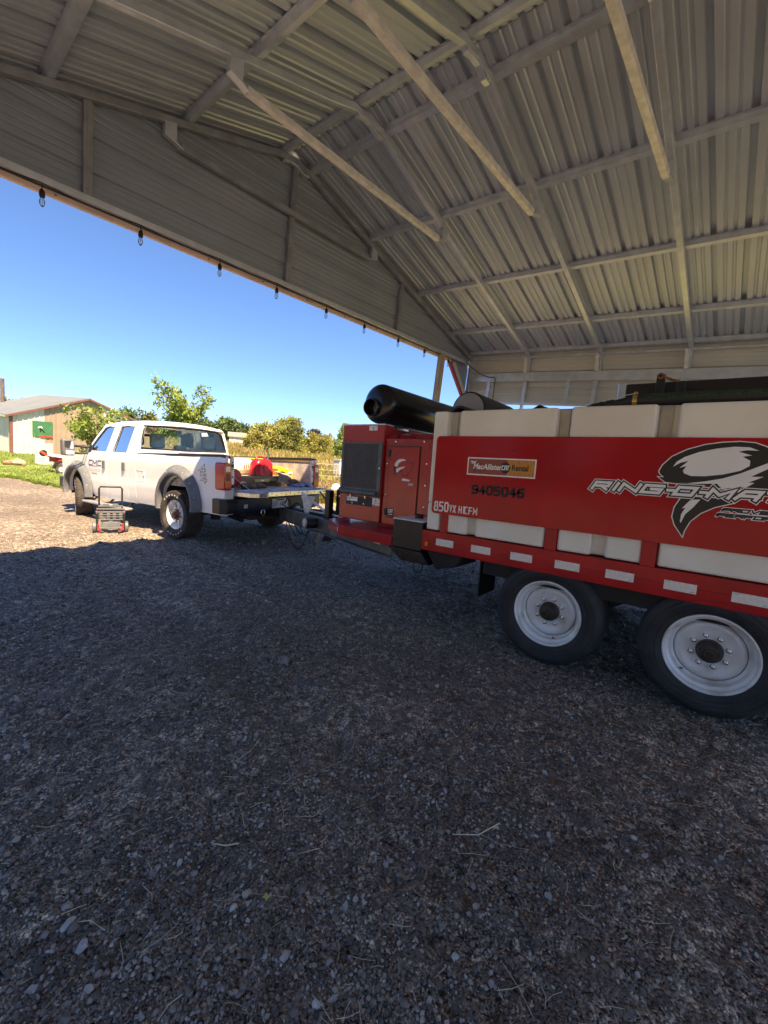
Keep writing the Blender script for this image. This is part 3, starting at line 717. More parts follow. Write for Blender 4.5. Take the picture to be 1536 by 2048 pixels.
# poly tanks
def tank(x0, x1, sgn):
    face = x0 if sgn > 0 else x1; dp = .065*sgn
    def outline(grooves, yA, yB):
        p = [(yA, face)]
        for a_, b_ in grooves:
            p += [(a_, face), (a_-.012, face+dp), (b_+.012, face+dp), (b_, face)]
        p.append((yB, face)); return p
    gU = [(1.985, 1.845), (1.020, .908), (.360, .223), (-.42, -.53), (-1.1, -1.21), (-2.0, -2.12)]
    gL = [(1.985, 1.90), (1.705, 1.612), (1.018, .912), (.678, .572), (.342, .243), (-.42, -.53), (-1.1, -1.21)]
    back = x1 if sgn > 0 else x0
    mb = MB()
    for gr, z0, z1 in ((gU, 1.2, 2.048), (gL, .945, 1.199)):
        o_ = outline(gr, 2.118, YR+.1); o_ += [(YR+.1, back), (2.118, back)]
        mb.prism(o_, lambda u, v, w_: (v, u, w_), z0, z1)
    return mb.build('water_tank', 'poly', tr, bevel=.016, seg=3, smooth=40)
tank(XS+.018, 4.25, 1); tank(5.06, XF-.03, -1)
mb = MB(); mb.lathe([(0, .05), (.03, .05), (.034, .042)], (3.85, .80, 2.045), (0, 0, 1), 20); mb.build('fill_cap', 'whitedec', tr, smooth=40)
for yc, hw in ((1.921, .029), (.962, .036), (.301, .038), (-.475, .037), (-1.155, .037)):
    mb = MB(); xx = XS+.018
    mb.box(xx+.045, xx+.058, yc-hw, yc+hw, 1.80, 2.036); mb.box(xx+.045, 4.2, yc-hw, yc+hw, 2.036, 2.042)
    mb.build('tank_strap', 'strap', tr, bevel=.003)
    mb = MB(); mb.box(XS+.006, XS+.05, yc-hw-.008, yc+hw+.008, .936, 1.16); mb.build('panel_post', 'redrail', tr, bevel=.004)
# side panel
FX = 3.405
mb = MB(); rc = .035
pl = [(2.054-rc+rc*math.cos(t), 1.82-rc+rc*math.sin(t)) for t in np.linspace(0, math.pi/2, 6)]
pl += [(YR, 1.82), (YR, 1.111)]
pl += [(2.054-rc+rc*math.sin(t), 1.111+rc-rc*math.cos(t)) for t in np.linspace(0, math.pi/2, 6)]
mb.prism(pl, lambda u, v, w_: (w_, u, v), FX, FX+.006)
panel = mb.build('side_panel', 'red', tr, bevel=.0015)
def on_panel(u, v, d): return (FX-d, -u, v)
# hire sticker
mb = MB()
def rect(mb, u0, u1, v0, v1, d, m, fn=on_panel): mb.poly([fn(u0, v0, d), fn(u1, v0, d), fn(u1, v1, d), fn(u0, v1, d)], m)
rect(mb, -1.722, -1.123, 1.4865, 1.639, .0006, 0)
rect(mb, -1.711, -1.36, 1.4975, 1.628, .0010, 1)
rect(mb, -1.36, -1.134, 1.4975, 1.628, .0010, 2)
for k in range(7):
    u = -1.325+k*.030
    rect(mb, u, u+.0035, 1.4985, 1.525, .0014, 1)
    if k % 2 == 0: rect(mb, u, u+.0035, 1.600, 1.627, .0014, 1)
c_ = [( -1.374+.041*math.cos(t), 1.561+.047*math.sin(t)) for t in np.linspace(0, 2*math.pi, 28, endpoint=False)]
mb.poly([on_panel(u, v, .0016) for u, v in c_], 3)
lettering(mb, 'CAT', -1.403, 1.545, .0215, .016, .032, .0035, on_panel, .0020, 0, 0)
text_mesh('MacAllister', .066, lambda u, v, d: on_panel(-1.667+u, 1.541+v, d), .0016, .2, .0016, mb, 0, .86)
text_mesh('Rental', .064, lambda u, v, d: on_panel(-1.322+u, 1.543+v, d), .0020, 0, .0018, mb, 3, .86)
for k, (u, v, r_) in enumerate(((-1.682, 1.603, .010), (-1.662, 1.598, .012), (-1.646, 1.606, .008), (-1.652, 1.590, .008), (-1.676, 1.588, .009))):
    mb.poly([on_panel(u+r_*1.2*math.cos(t)+.2*r_*math.sin(t), v+r_*.5*math.sin(t), .0018+.0001*k) for t in np.linspace(0, 2*math.pi, 10, endpoint=False)], 0)
mb.build('rental_sticker', ['whitedec', 'rentred', 'orange', 'blackdec'], panel, recalc=False)
mb = MB(); lettering(mb, '9405046', -1.652, 1.331, .0675, .043, .064, .0105, on_panel, .0006); mb.build('stencilled_number', 'stencil', panel, recalc=False)
mb = MB(); lettering(mb, '850', -2.022, 1.140, .054, .033, .078, .0068, on_panel, .0008); lettering(mb, 'VX', -1.862, 1.141, .036, .022, .058, .0048, on_panel, .0008)
lettering(mb, 'HiCFM', -1.768, 1.143, .042, .024, .055, .0048, on_panel, .0008, 0, 0, 0, {'i': .35, 'M': 1.35})
mb.build('model_lettering', 'whitedec', panel, recalc=False)
# whirlwind emblem and maker's name
OUT = [(.298,1.596),(.282,1.636),(.236,1.693),(.158,1.741),(.070,1.773),(-.016,1.789),(-.100,1.795),(-.172,1.788),(-.225,1.766),(-.272,1.722),(-.285,1.668),(-.262,1.62),(-.30,1.60),(-.36,1.56),(-.31,1.552),(-.38,1.505),(-.2,1.50),(-.04,1.505),(.165,1.515),(.204,1.520),(.256,1.524),(.300,1.556),(.266,1.555),(.292,1.578)]
INN = [(.225,1.627),(.207,1.663),(.166,1.695),(.095,1.728),(.008,1.752),(-.076,1.765),(-.148,1.763),(-.194,1.743),(-.139,1.745),(-.099,1.735),(-.165,1.714),(-.122,1.705),(-.160,1.682),(-.161,1.650),(-.121,1.619),(-.039,1.591),(.048,1.575),(.121,1.572),(.160,1.587),(.168,1.603),(.153,1.635),(.189,1.621),(.144,1.669),(.187,1.655)]
LOW = [(.210,1.522),(.134,1.524),(.044,1.543),(-.042,1.567),(-.123,1.603),(-.242,1.671),(-.246,1.636),(-.174,1.586),(-.233,1.589),(-.167,1.550),(-.195,1.549),(-.160,1.520),(-.072,1.508),(-.043,1.503),(-.017,1.532),(.103,1.523)]
TAIL = [(.160,1.44),(.160,1.422),(.186,1.361),(.192,1.298),(.173,1.245),(.123,1.173),(.118,1.213),(.094,1.279),(.045,1.338),(-.022,1.384),(-.110,1.419),(-.11,1.44)]
TIN = [(.055,1.425),(.086,1.372),(.124,1.321),(.142,1.261),(.147,1.272),(.146,1.319),(.128,1.364),(.147,1.358),(.114,1.407),(.103,1.420)]
def dpoly(mb, pts, d, m, grow=0.):
    P = [Vector((-y, z)) for y, z in pts]; n = len(P); ar = sum(P[i].x*P[(i+1) % n].y-P[(i+1) % n].x*P[i].y for i in range(n))
    Q = []
    for i in range(n):
        a_ = (P[i]-P[i-1]).normalized(); b_ = (P[(i+1) % n]-P[i]).normalized(); na = Vector((a_.y, -a_.x)); nb = Vector((b_.y, -b_.x)); nn = na+nb
        nn = na if nn.length < .2 else nn.normalized(); k = 1/max(.5, nn.dot(na)); Q.append(P[i]+nn*grow*k*(1 if ar > 0 else -1))
    from mathutils.geometry import tessellate_polygon
    T_ = tessellate_polygon([[Vector((q.x, q.y, 0)) for q in Q]])
    mb.add([on_panel(q.x, q.y, d) for q in Q], [tuple(t) for t in T_], m)
mb = MB()
dpoly(mb, OUT, .0006, 0, .006); dpoly(mb, TAIL, .0007, 0, .006)
dpoly(mb, OUT, .0012, 1); dpoly(mb, TAIL, .0013, 1)
dpoly(mb, INN, .0018, 0); dpoly(mb, LOW, .0019, 0); dpoly(mb, TIN, .0018, 0)
wd_ = {'I': .42, 'N': 1.02, 'G': 1.02, '-': .40, 'O': .94, 'M': 1.06, 'A': .95, 'R': .92, 'T': .9, 'C': .95}
def ring(d, t, m, x0=-.700, y0=1.447): lettering(mb, 'RING-O-MATIC', x0, y0, .132, .100, .048, t, on_panel, d, .55, m, -.0, wd_)
ring(.0024, .0235, 0); ring(.0032, .0185, 1); ring(.0042, .0095, 0)
for row, (tx, x0, y0) in enumerate((('PROVEN', .062, 1.364), ('PERFORMANCE', .038, 1.330))):
    lettering(mb, tx, x0, y0, .0445, .0345, .0175, .0085, on_panel, .0006+.0001*row, .5, 0); lettering(mb, tx, x0, y0, .0445, .0345, .0175, .0042, on_panel, .0014, .5, 1)
mb.build('maker_emblem', ['whitedec', 'blackdec'], panel, recalc=False)
mb = MB()
for u, v, r_ in ((-1.31, 1.705, .010), (-.70, 1.425, .006), (-.50, 1.33, .0035), (-1.62, 1.655, .008), (-1.33, 1.70, .006)):
    mb.poly([on_panel(u+r_*1.5*math.cos(t), v+r_*.6*math.sin(t)+.004*math.sin(3*t), .0005) for t in np.linspace(0, 6.28, 9, endpoint=False)])
tag(mb.build('scuff_marks', 'stencil', panel, recalc=False), kind='stuff')

# wheels
def trailer_wheel():
    o_ = Vector((3.475, 0, 0)); ax = (1, 0, 0)      # axis points inwards
    c = Vector((3.455, .94, .42))
    mb = MB()
    # rim: outer lip, stepped barrel, dished disc
    mb.lathe([(.004, .264), (-.008, .262), (-.010, .254), (-.003, .247), (.030, .243), (.036, .236), (.040, .226), (.050, .221), (.085, .219), (.092, .212), (.098, .203), (.125, .202), (.126, .199), (.104, .199),
              (.094, .194), (.086, .184), (.083, .172), (.085, .158), (.091, .145), (.093, .11), (.093, .06), (.093, 0)], c, ax, 56)
    wh = mb.build('wheel', 'silver', tr, smooth=35, loc=c)
    mb = MB()
    prof = [(.02, .256), (-.004, .266), (-.018, .285), (-.030, .315), (-.034, .345), (-.026, .375), (-.012, .395), (.004, .408), (.012, .412)]
    x = .012
    for k in range(5):
        prof += [(x+.030, .419), (x+.033, .408), (x+.040, .408), (x+.043, .419)]; x += .043
    prof += [(x+.02, .415), (x+.035, .40), (x+.045, .35), (x+.04, .3), (x+.02, .256)]
    mb.lathe(prof, c, ax, 64)
    for rr in (.300, .33, .362): mb.lathe([(-.0335+.02*abs(rr-.335), rr-.003), (-.037+.02*abs(rr-.335), rr), (-.0335+.02*abs(rr-.335), rr+.003)], c, ax, 64)
    mb.build('tyre', 'rubber', wh, smooth=30)
    mb = MB(); mb.lathe([(.10, .078), (.060, .075), (.052, .066), (.020, .062), (.012, .056), (.010, .034), (-.004, .032), (-.006, .018), (.004, .016), (.004, 0)], c, ax, 28)
    mb.build('hub', 'hub', wh, smooth=35)
    for k in range(8):
        t = 2*math.pi*(k+.35)/8; q = c+Vector((0, math.cos(t)*.105, math.sin(t)*.105))
        if k == 0:
            mb = MB(); mb.lathe([(.094, .019), (.086, .018), (.086, .013), (.066, .013), (.064, .008), (.056, .0075), (.055, 0)], q, ax, 6, ph=.3)
            nut = mb.build('lug_nut', 'chrome', wh, smooth=25, loc=q); q0 = q
        else: copy_part(nut, q-q0)
    mb = MB(); q = c+Vector((.05, -.06, -.205)); mb.tube([q+Vector((.03, 0, -.01)), q+Vector((-.01, .004, .012))], .005, n=8); mb.build('valve_stem', 'black', wh)
    return wh
wh = trailer_wheel()
w2 = copy_part(wh, (-.0, -1.045, 0)); w2.rotation_euler = (1.0, 0, 0)
for y in (0, -1.045):
    w3 = copy_part(wh, (5.865-3.455, y, 0)); w3.rotation_euler = (.4+y, 0, math.pi)
mb = MB()
for y in (.94, -.105):
    mb.tube([(3.6, y, .42), (5.72, y, .42)], .055, n=10)
    for x_ in (4.15, 5.1): mb.box(x_-.04, x_+.04, y-.38, y+.38, .52, .57); mb.box(x_-.06, x_+.06, y-.07, y+.07, .36, .55)
mb.build('axle', 'dark', tr, bevel=.004)
mb = MB(); mb.box(3.50, 3.86, 1.555, 1.565, .40, .75); mb.build('mud_flap', 'black', tr)
mb = MB(); mb.box(3.5, 3.515, -.95, 1.53, .62, .75); mb.build('wheel_skirt', 'dark', tr)
# hanging air line and hook under the deck front
mb = MB(); mb.tube([(3.6, 2.1, .70), (3.58, 2.06, .60), (3.56, 1.98, .57), (3.56, 1.90, .60), (3.58, 1.86, .72)], .008, n=6); mb.build('air_line', 'redacc', tr, smooth=60)
mb = MB(); mb.tube([(3.6, 2.33, .58), (3.59, 2.33, .50), (3.59, 2.30, .465), (3.59, 2.25, .465), (3.59, 2.22, .50), (3.6, 2.22, .58)], .006, n=6); mb.build('tie_down_ring', 'blacksteel', tr, smooth=60)

# tool box and folded step ahead of the deck
mb = MB(); mb.box(3.415, 3.86, 2.145, 2.487, .72, 1.000); mb.build('tool_box', 'blacksteel', tr, bevel=.008)
mb = MB(); mb.box(3.409, 3.866, 2.142, 2.493, .999, 1.012); mb.build('tool_box_lid', 'galv_dull', tr, bevel=.004)
mb = MB(); mb.lathe([(0, .045), (.035, .045), (.04, .036)], (3.62, 2.32, 1.012), (0, 0, 1), 18); mb.build('filler_cap', 'black', tr, smooth=40)
mb = MB(); mb.prism([(2.545, .712), (2.15, .715), (2.05, .60), (2.37, .595)], lambda u, v, w_: (w_, u, v), 3.42, 3.9); mb.build('toe_plate', 'blackgloss', tr, bevel=.004)
mb = MB(); mb.prism([(2.12, .74), (1.72, .74), (1.80, .62), (2.0, .57)], lambda u, v, w_: (w_, u, v), 3.47, 3.9); mb.build('underframe_box', 'dark', tr, bevel=.01)

# front deck and A-frame tongue
mb = MB(); mb.box(3.42, 5.9, 2.49, 3.26, .806, .826); mb.box(3.42, 3.432, 2.5, 3.26, .72, .806); mb.prism([(3.42, 3.26), (5.9, 3.26), (5.55, 3.75), (3.77, 3.75)], lambda u, v, w_: (u, v, w_), .806, .826)
mb.build('front_deck', 'redrail', tr, bevel=.004)
HX, HY = 4.86, 6.0
def tongue(x0):
    mb = MB(); a_ = Vector((x0, 2.5, .70)); b_ = Vector((HX+(-.07 if x0 < 4.6 else .07), HY, .60)); d = (b_-a_).normalized(); s_ = Vector((d.y, -d.x, 0)).normalized()
    u = s_.cross(d)
    mb.obox((a_+b_)/2, (b_-a_)/2, s_*.006, u*.095); mb.obox((a_+b_)/2+u*.093+s_*.03, (b_-a_)/2, s_*.035, u*.004); mb.obox((a_+b_)/2-u*.093-s_*.02, (b_-a_)/2, s_*.045, u*.004)
    return mb.build('tongue_beam', 'dusty', tr, bevel=.002), a_, d, s_, u
tb, ta, td, ts, tu = tongue(3.44); tongue(5.86)
L0 = Vector((HX-.07, HY, .6))-ta
for k, (t, ln, m_) in enumerate(((.08, .07, 'reflect'), (.125, .07, 'redreflect'), (.235, .07, 'redreflect'), (.285, .09, 'reflect'), (.335, .06, 'reflect'), (.365, .04, 'redreflect'), (.40, .1, 'redreflect'))):
    mb = MB(); q = ta+L0*t+tu*.02; mb.obox(q-ts*.0075, td*ln, ts*.001, tu*.028); mb.build('reflector', m_, tb)
mb = MB(); mb.box(HX-.07, HX+.07, HY-.35, HY+.1, .52, .68); mb.lathe([(-.09, .02), (-.08, .07), (0, .085), (.05, .06), (.07, .0)], (HX, HY+.16, .60), (0, 0, 1), 20); mb.build('coupler', 'blacksteel', tr, bevel=.01, smooth=40)
mb = MB(); mb.prism([(-.13, .15), (.13, .15), (.02, -.13), (-.02, -.13)], lambda u, v, w_: (4.52+w_+u*.5, 4.98-u*.72, .84+v), 0, .012); mb.build('gusset_plate', 'galv_dull', tr, bevel=.002)
mb = MB(); mb.bar((4.62, 5.24, 1.02), (4.70, 4.62, .70), .04, .03); mb.bar((4.62, 5.2, 1.0), (4.63, 5.12, .62), .04, .03); mb.build('brace_bar', 'galv_dull', tr, bevel=.003)
mb = MB(); mb.box(4.25, 4.34, 4.24, 4.33, .60, 1.14); mb.build('jack_tube', 'blacksteel', tr, bevel=.006)
mb = MB(); mb.box(4.36, 4.52, 4.06, 4.22, .72, 1.16); mb.build('jack_housing', 'black', tr, bevel=.012)
mb = MB(); mb.lathe([(-.10, .075), (.06, .078), (.07, .07), (.07, 0)], (4.07, 4.42, .665), (-.85, .3, 0), 20); mb.build('winch_motor', 'black', tr, smooth=40, bevel=0)
mb = MB(); mb.lathe([(.068, .07), (.092, .062), (.094, 0)], (4.07, 4.42, .665), (-.85, .3, 0), 8); mb.build('motor_cap', 'alum', tr)
mb = MB()
mb.tube([(4.52, 4.72, 1.08), (4.43, 4.58, 1.05), (4.40, 4.46, .98), (4.40, 4.40, .90), (4.38, 4.28, .84), (4.30, 4.06, .80), (4.2, 3.8, .80)], .013, n=8)
mb.tube([(4.36, 4.40, .70), (4.3, 4.2, .72), (4.22, 4.0, .71), (4.12, 3.8, .74), (4.1, 3.6, .78)], .011, n=8)
mb.tube([(4.9, 5.9, .66), (4.8, 5.6, .80), (4.72, 5.4, .82), (4.66, 5.2, .74), (4.6, 5.0, .62), (4.55, 4.8, .60), (4.45, 4.6, .66)], .012, n=8)
mb.tube([(5.1, 6.25, .7), (4.95, 6.0, .86), (4.85, 5.8, .82), (4.8, 5.65, .5), (4.82, 5.5, .32), (4.86, 5.35, .28), (4.8, 5.2, .40), (4.7, 5.0, .58)], .011, n=8)
mb.tube([(5.0, 6.2, .72), (4.88, 5.95, .72), (4.8, 5.75, .45), (4.84, 5.6, .24), (4.95, 5.55, .3), (4.9, 5.7, .55), (4.8, 5.5, .66)], .010, n=8)
mb.build('cable_loop', 'black', tr, smooth=60)
mb = MB(); mb.bar((4.2, 3.85, .80), (4.75, 5.55, .735), .03, .025); mb.build('conduit', 'alum', tr, bevel=.004)
def chain(pts, r_=.012):
    P = [Vector(p) for p in pts]; mb = MB(); k = 0
    for a_, b_ in zip(P[:-1], P[1:]):
        n = max(1, int((b_-a_).length/.045)); d = (b_-a_).normalized(); s_ = d.cross(Vector((0,0,1)) if abs(d.z) < .9 else Vector((1,0,0))).normalized(); u = s_.cross(d)
        for i in range(n):
            c = a_+(b_-a_)*((i+.5)/n); e = s_ if k % 2 else u; k += 1
            mb.tube([c+d*.028*math.cos(t)+e*.013*math.sin(t) for t in np.linspace(0, 2*math.pi, 10, endpoint=False)], .0042, n=5, closed=True)
    return mb
ch = chain([(5.15, 6.25, .55), (5.06, 6.12, .33), (5.0, 5.98, .19), (4.94, 5.82, .10), (4.86, 5.65, .05), (4.76, 5.46, .035), (4.69, 5.32, .07), (4.65, 5.2, .16), (4.64, 5.12, .3), (4.64, 5.05, .5)]); ch.build('safety_chain', 'hub', tr)
ch = chain([(5.3, 6.25, .55), (5.12, 6.05, .25), (5.02, 5.85, .05), (4.95, 5.5, .03), (4.85, 5.15, .04), (4.72, 4.95, .12), (4.75, 4.9, .5)]); ch.build('safety_chain', 'brass', tr)

# engine cabinet
XC = 3.81
mb = MB()
sec = [(XC, .862), (XC, 1.827), (XC+.10, 1.89), (5.40, 1.89), (5.50, 1.827), (5.50, .862)]
mb.prism(sec, lambda u, v, w_: (u, w_, v), 2.20, 2.955); cab_ = mb.build('engine_cabinet', 'redcab', tr, bevel=.008)
mb = MB(); mb.box(XC-.014, XC-.001, 2.490, 2.880, .955, 1.741)
door = mb.build('cabinet_door', 'redcab', tr, bevel=.004)
mb = MB(); mb.box(XC-.004, XC-.0005, 2.480, 2.890, .945, 1.751); mb.build('door_seal', 'black', tr)
for z in (1.665, 1.01):
    mb = MB(); mb.box(XC-.026, XC-.006, 2.868, 2.902, z-.038, z+.038); mb.build('hinge', 'black', door, bevel=.004)
mb = MB(); mb.box(XC-.026, XC-.012, 2.535, 2.600, 1.325, 1.352); mb.lathe([(.014, .013), (.024, .012), (.026, .0)], (XC-.006, 2.580, 1.339), (-1, 0, 0), 14); mb.build('latch', 'alum', door, bevel=.002)
def on_door(u, v, d): return (XC-.014-d, -u, v)
mb = MB()
def dp2(pts, d, m): mb.poly([on_door(u, v, d) for u, v in pts], m)
ou, ov = -2.81, 1.50
dp2([(ou, ov+.035), (ou+.02, ov+.075), (ou+.06, ov+.105), (ou+.12, ov+.11), (ou+.155, ov+.095), (ou+.10, ov+.085), (ou+.06, ov+.06), (ou+.05, ov+.03), (ou+.03, ov+.02)], .0006, 0)
dp2([(ou+.02, ov-.01), (ou+.07, ov+.015), (ou+.15, ov+.03), (ou+.12, ov+.005), (ou+.08, ov-.01), (ou+.05, ov-.045), (ou+.03, ov-.03)], .0007, 0)
dp2([(ou-.005, ov+.03), (ou+.02, ov+.02), (ou+.03, ov-.02), (ou+.015, ov-.05), (ou+.04, ov-.09), (ou+.0, ov-.06)], .0008, 1)
for a_, b_ in (((.16, .075), (.26, .07)), ((.26, .07), (.215, -.03)), ((.05, -.05), (.10, -.02)), ((.10, -.02), (.13, -.07)), ((.13, -.07), (.185, -.075)), ((.185, -.075), (.19, -.03))):
    Lf, Rt = ribbon([(ou+a_[0], ov+a_[1]), (ou+b_[0], ov+b_[1])], .004); mb.add([on_door(p.x, p.y, .001) for p in Lf+Rt], [(0, 1, 3, 2)], 1)
dp2([(ou+.11, ov-.118), (ou+.13, ov-.10), (ou+.22, ov-.112), (ou+.22, ov-.128), (ou+.13, ov-.128)], .0008, 0)
mb.build('door_emblem', ['whitedec', 'blackdec'], door, recalc=False)
mb = MB(); rect(mb, -2.862, -2.775, .965, 1.058, .0016, 1, on_door); lettering(mb, 'CAT', -2.852, 1.008, .0235, .0175, .034, .004, on_door, .0022, 0, 0); lettering(mb, 'POWER', -2.846, .982, .0115, .008, .010, .0016, on_door, .0022, 0, 0)
mb.build('maker_badge', ['whitedec', 'blackdec'], door, recalc=False)
mb = MB()
for y, z in ((2.815, 1.797), (2.445, 1.801), (2.395, 1.57), (2.395, 1.34), (2.395, 1.11), (2.92, 1.55), (2.92, 1.2)): mb.lathe([(0, .011), (.006, .010), (.008, 0)], (XC, y, z), (-1, 0, 0), 10)
tag(mb.build('panel_bolts', 'chrome', cab_, smooth=40), kind='stuff')
mb = MB(); mb.box(XC+.006, 5.45, 2.21, 2.97, .832, .862); mb.build('cabinet_plinth', 'redrail', tr)
# radiator housing
XG = 3.785
mb = MB(); mb.box(XG, 5.5, 2.968, 3.605, .864, 1.980); rad = mb.build('radiator_housing', 'redcab', tr, bevel=.012)
mb = MB(); mb.box(XG+.01, 5.49, 2.975, 3.60, 1.980, 1.992); mb.build('housing_top', 'galv_dull', tr)
mb = MB()
y0, y1, z0, z1 = 2.972, 3.590, 1.16, 1.782
mb.box(XG-.020, XG-.001, y0, y0+.055, z0, z1); mb.box(XG-.020, XG-.001, y1-.040, y1, z0, z1); mb.box(XG-.020, XG-.001, y0+.055, y1-.04, z1-.022, z1); mb.box(XG-.020, XG-.001, y0+.055, y1-.04, z0, z0+.09)
mb.build('grille_frame', 'greyplastic', rad, bevel=.004)
mb = MB(); mb.box(XG-.002, XG-.0005, y0+.05, y1-.035, z0+.08, z1-.015); mb.build('grille_backing', 'blackdec', rad)
mb = MB(); ya, yb, za, zb = y0+.055, y1-.04, z0+.09, z1-.022
for k in range(23): y = ya+(yb-ya)*(k+.5)/23; mb.box(XG-.014, XG-.009, y-.0030, y+.0030, za, zb)
for k in range(23): z = za+(zb-za)*(k+.5)/23; mb.box(XG-.010, XG-.005, ya, yb, z-.0030, z+.0030)
tag(mb.build('grille_mesh', 'flare', rad), kind='stuff')
mb = MB(); mb.tube([(XG-.035, y0+.03, z0+.035), (XG-.035, y1-.05, z0+.035)], .032, n=14); mb.build('grille_guard', 'greyplastic', rad, smooth=40)
mb = MB(); mb.lathe([(0, .035), (.03, .034), (.04, .02), (.04, 0)], (XG-.01, y1-.03, z0+.05), (-1, 0, 0), 12); mb.build('guard_bracket', 'greyplastic', rad, smooth=40)
mb = MB(); mb.box(XG-.010, XG-.001, 3.087, 3.485, 1.042, 1.146); dpl = mb.build('data_plate', 'black', rad, bevel=.002)
mb = MB(); mb.box(XG-.013, XG-.010, 3.30, 3.47, 1.085, 1.138); mb.build('sticker', 'label', rad)
mb = MB(); mb.box(XG-.004, XG-.001, 2.925+.048, 3.082, 1.065, 1.148); mb.build('sticker', 'label', rad)
mb = MB(); mb.box(XG-.004, XG-.001, 3.07, 3.19, 1.915, 1.97); mb.build('sticker', 'label', rad)
mb = MB()
for y in (3.17, 3.40): mb.tube([(XG-.03, y, 1.19), (XG-.03, y, 1.13)], .010, n=8)
for y, z in ((3.38, 1.06), (3.2, 1.065)): mb.lathe([(0, .010), (.006, .009), (.008, 0)], (XG-.010, y, z), (-1, 0, 0), 10)
for y, z in ((3.575, 1.50), (2.99, 1.49), (3.60, 1.12)): mb.lathe([(0, .010), (.006, .009), (.008, 0)], (XG-.020 if z > 1.2 else XG, y, z), (-1, 0, 0), 10)
tag(mb.build('grille_bolts', 'chrome', rad, smooth=40), kind='stuff')
# silencers lying across the machine
def silencer(y, z, r_, x0, x1, nm):
    mb = MB(); mb.lathe([(-.055, 0), (-.05, r_*.35), (-.035, r_*.66), (-.012, r_*.88), (.012, r_*.975), (.035, r_), (x1-x0-.02, r_), (x1-x0, r_*.96), (x1-x0, 0)], (x0, y, z), (1, 0, 0), 48); return mb
SY, SZ, SR = 3.14, 2.23, .225
mb = silencer(SY, SZ, SR, 3.86, 5.6, ''); sil = mb.build('silencer', 'blackgloss', tr, smooth=35)
mb = MB(); mb.lathe([(.02, .085), (-.115, .085), (-.118, .092), (-.11, .098), (-.03, .104), (.02, .12)], (3.86, SY+.045, SZ-.045), (1, .16, .10), 28); mb.lathe([(-.112, .085), (.02, .08), (.02, 0)], (3.86, SY+.045, SZ-.045), (1, .16, .10), 28)
mb.build('silencer_outlet', 'blackgloss', sil, smooth=35)
mb = MB(); mb.box(3.97, 3.99, SY-.25, SY+.25, SZ-.26, SZ-.235); mb.bar((4.0, SY-.14, SZ-.33), (4.0, SY-.14, SZ-.2), .04, .04); mb.bar((4.0, SY+.14, SZ-.33), (4.0, SY+.14, SZ-.2), .04, .04); mb.build('silencer_saddle', 'blacksteel', tr, bevel=.004)
mb = MB(); mb.tube([(4.0, SY-.2, SZ-.27), (3.95, SY-.27, SZ-.29), (3.95, SY-.4, SZ-.30)], .03, n=10); mb.build('pipe_elbow', 'chrome', tr, smooth=50)
mb = MB(); mb.lathe([(0, 0), (0, .193), (.008, .205), (.02, .208), (1.0, .208), (1.0, 0)], (4.40, 2.28, 2.21), (1, 0, 0), 44); s2 = mb.build('filter_drum', 'blacksteel', tr, smooth=35)
mb = MB(); mb.lathe([(-.004, 0), (-.004, .185), (-.001, .19)], (4.40, 2.28, 2.21), (1, 0, 0), 44); mb.build('drum_lid', 'greydec', s2, smooth=35)
mb = MB(); mb.lathe([(0, .10), (0, .122), (.3, .122), (.3, .10), (0, .10)], (4.10, 2.22, 2.09), (1, 0, 0), 32); mb.build('rubber_sleeve', 'rubber', tr, smooth=35)
mb = MB(); mb.box(5.2, 5.26, 1.7, 1.76, 2.2, 2.36); mb.tube([(5.2, 1.6, 2.3), (5.2, 1.75, 2.36), (5.2, 1.85, 2.3)], .02, n=8); mb.build('valve_block', 'black', tr, bevel=.006)
# boom along the top
mb = MB(); mb.box(4.28, 4.44, YR, .70, 2.21, 2.365); bm_ = mb.build('boom', 'blacksteel', tr, bevel=.008)
mb = MB(); mb.box(4.272, 4.448, .70, .765, 2.20, 2.375); mb.build('boom_end_block', 'galv', bm_, bevel=.008)
mb = MB(); mb.box(4.10, 4.13, .40, .46, 2.09, 2.39); mb.box(4.10, 4.13, .26, .32, 2.09, 2.33); mb.box(4.1, 4.2, .27, .45, 2.09, 2.10); mb.build('boom_bracket', 'blacksteel', tr, bevel=.005)
mb = MB(); mb.lathe([(-.012, .012), (-.012, .024), (.012, .024), (.012, .012), (-.012, .012)], (4.09, .43, 2.375), (1, 0, 0), 16); mb.tube([(4.1, .41, 2.37), (4.1, .35, 2.34), (4.1, .30, 2.33)], .010, n=8); mb.build('bracket_pin', 'rust', tr, smooth=40)
mb = MB(); mb.box(4.15, 5.1, YR, 1.4, 1.2, 2.0); mb.build('debris_tank', 'redrail', tr, bevel=.03)

# suction hose resting on the tank
hs = thing('suction_hose', 'black rubber suction hose with green print lying on the white tank top', 'hose', (3.56, .45, 2.09))
hp = [(3.575, .52, 2.098), (3.565, .3, 2.10), (3.56, 0, 2.099), (3.565, -.5, 2.1), (3.57, -1.5, 2.1), (3.56, YR+.3, 2.1)]
mb = MB(); mb.tube(hp, .043, n=24); mb.build('hose_body', 'hose', hs, smooth=50)
mb = MB(); mb.lathe([(0, .047), (.03, .047)], (3.576, .50, 2.098), (0, 1, 0), 24); mb.lathe([(0, .044), (0, .047)], (3.576, .50, 2.098), (0, 1, 0), 24); mb.lathe([(.03, .047), (.03, .043)], (3.576, .50, 2.098), (0, 1, 0), 24)
mb.box(3.55, 3.60, .505, .525, 2.143, 2.158); mb.build('hose_clamp', 'brass', hs, smooth=40)
mb = MB(); mb.tube([(3.578, .53, 2.098), (3.585, .60, 2.085), (3.59, .66, 2.075)], [.041, .036, .034], n=16); mb.build('hose_tail', 'hose', hs, smooth=50)
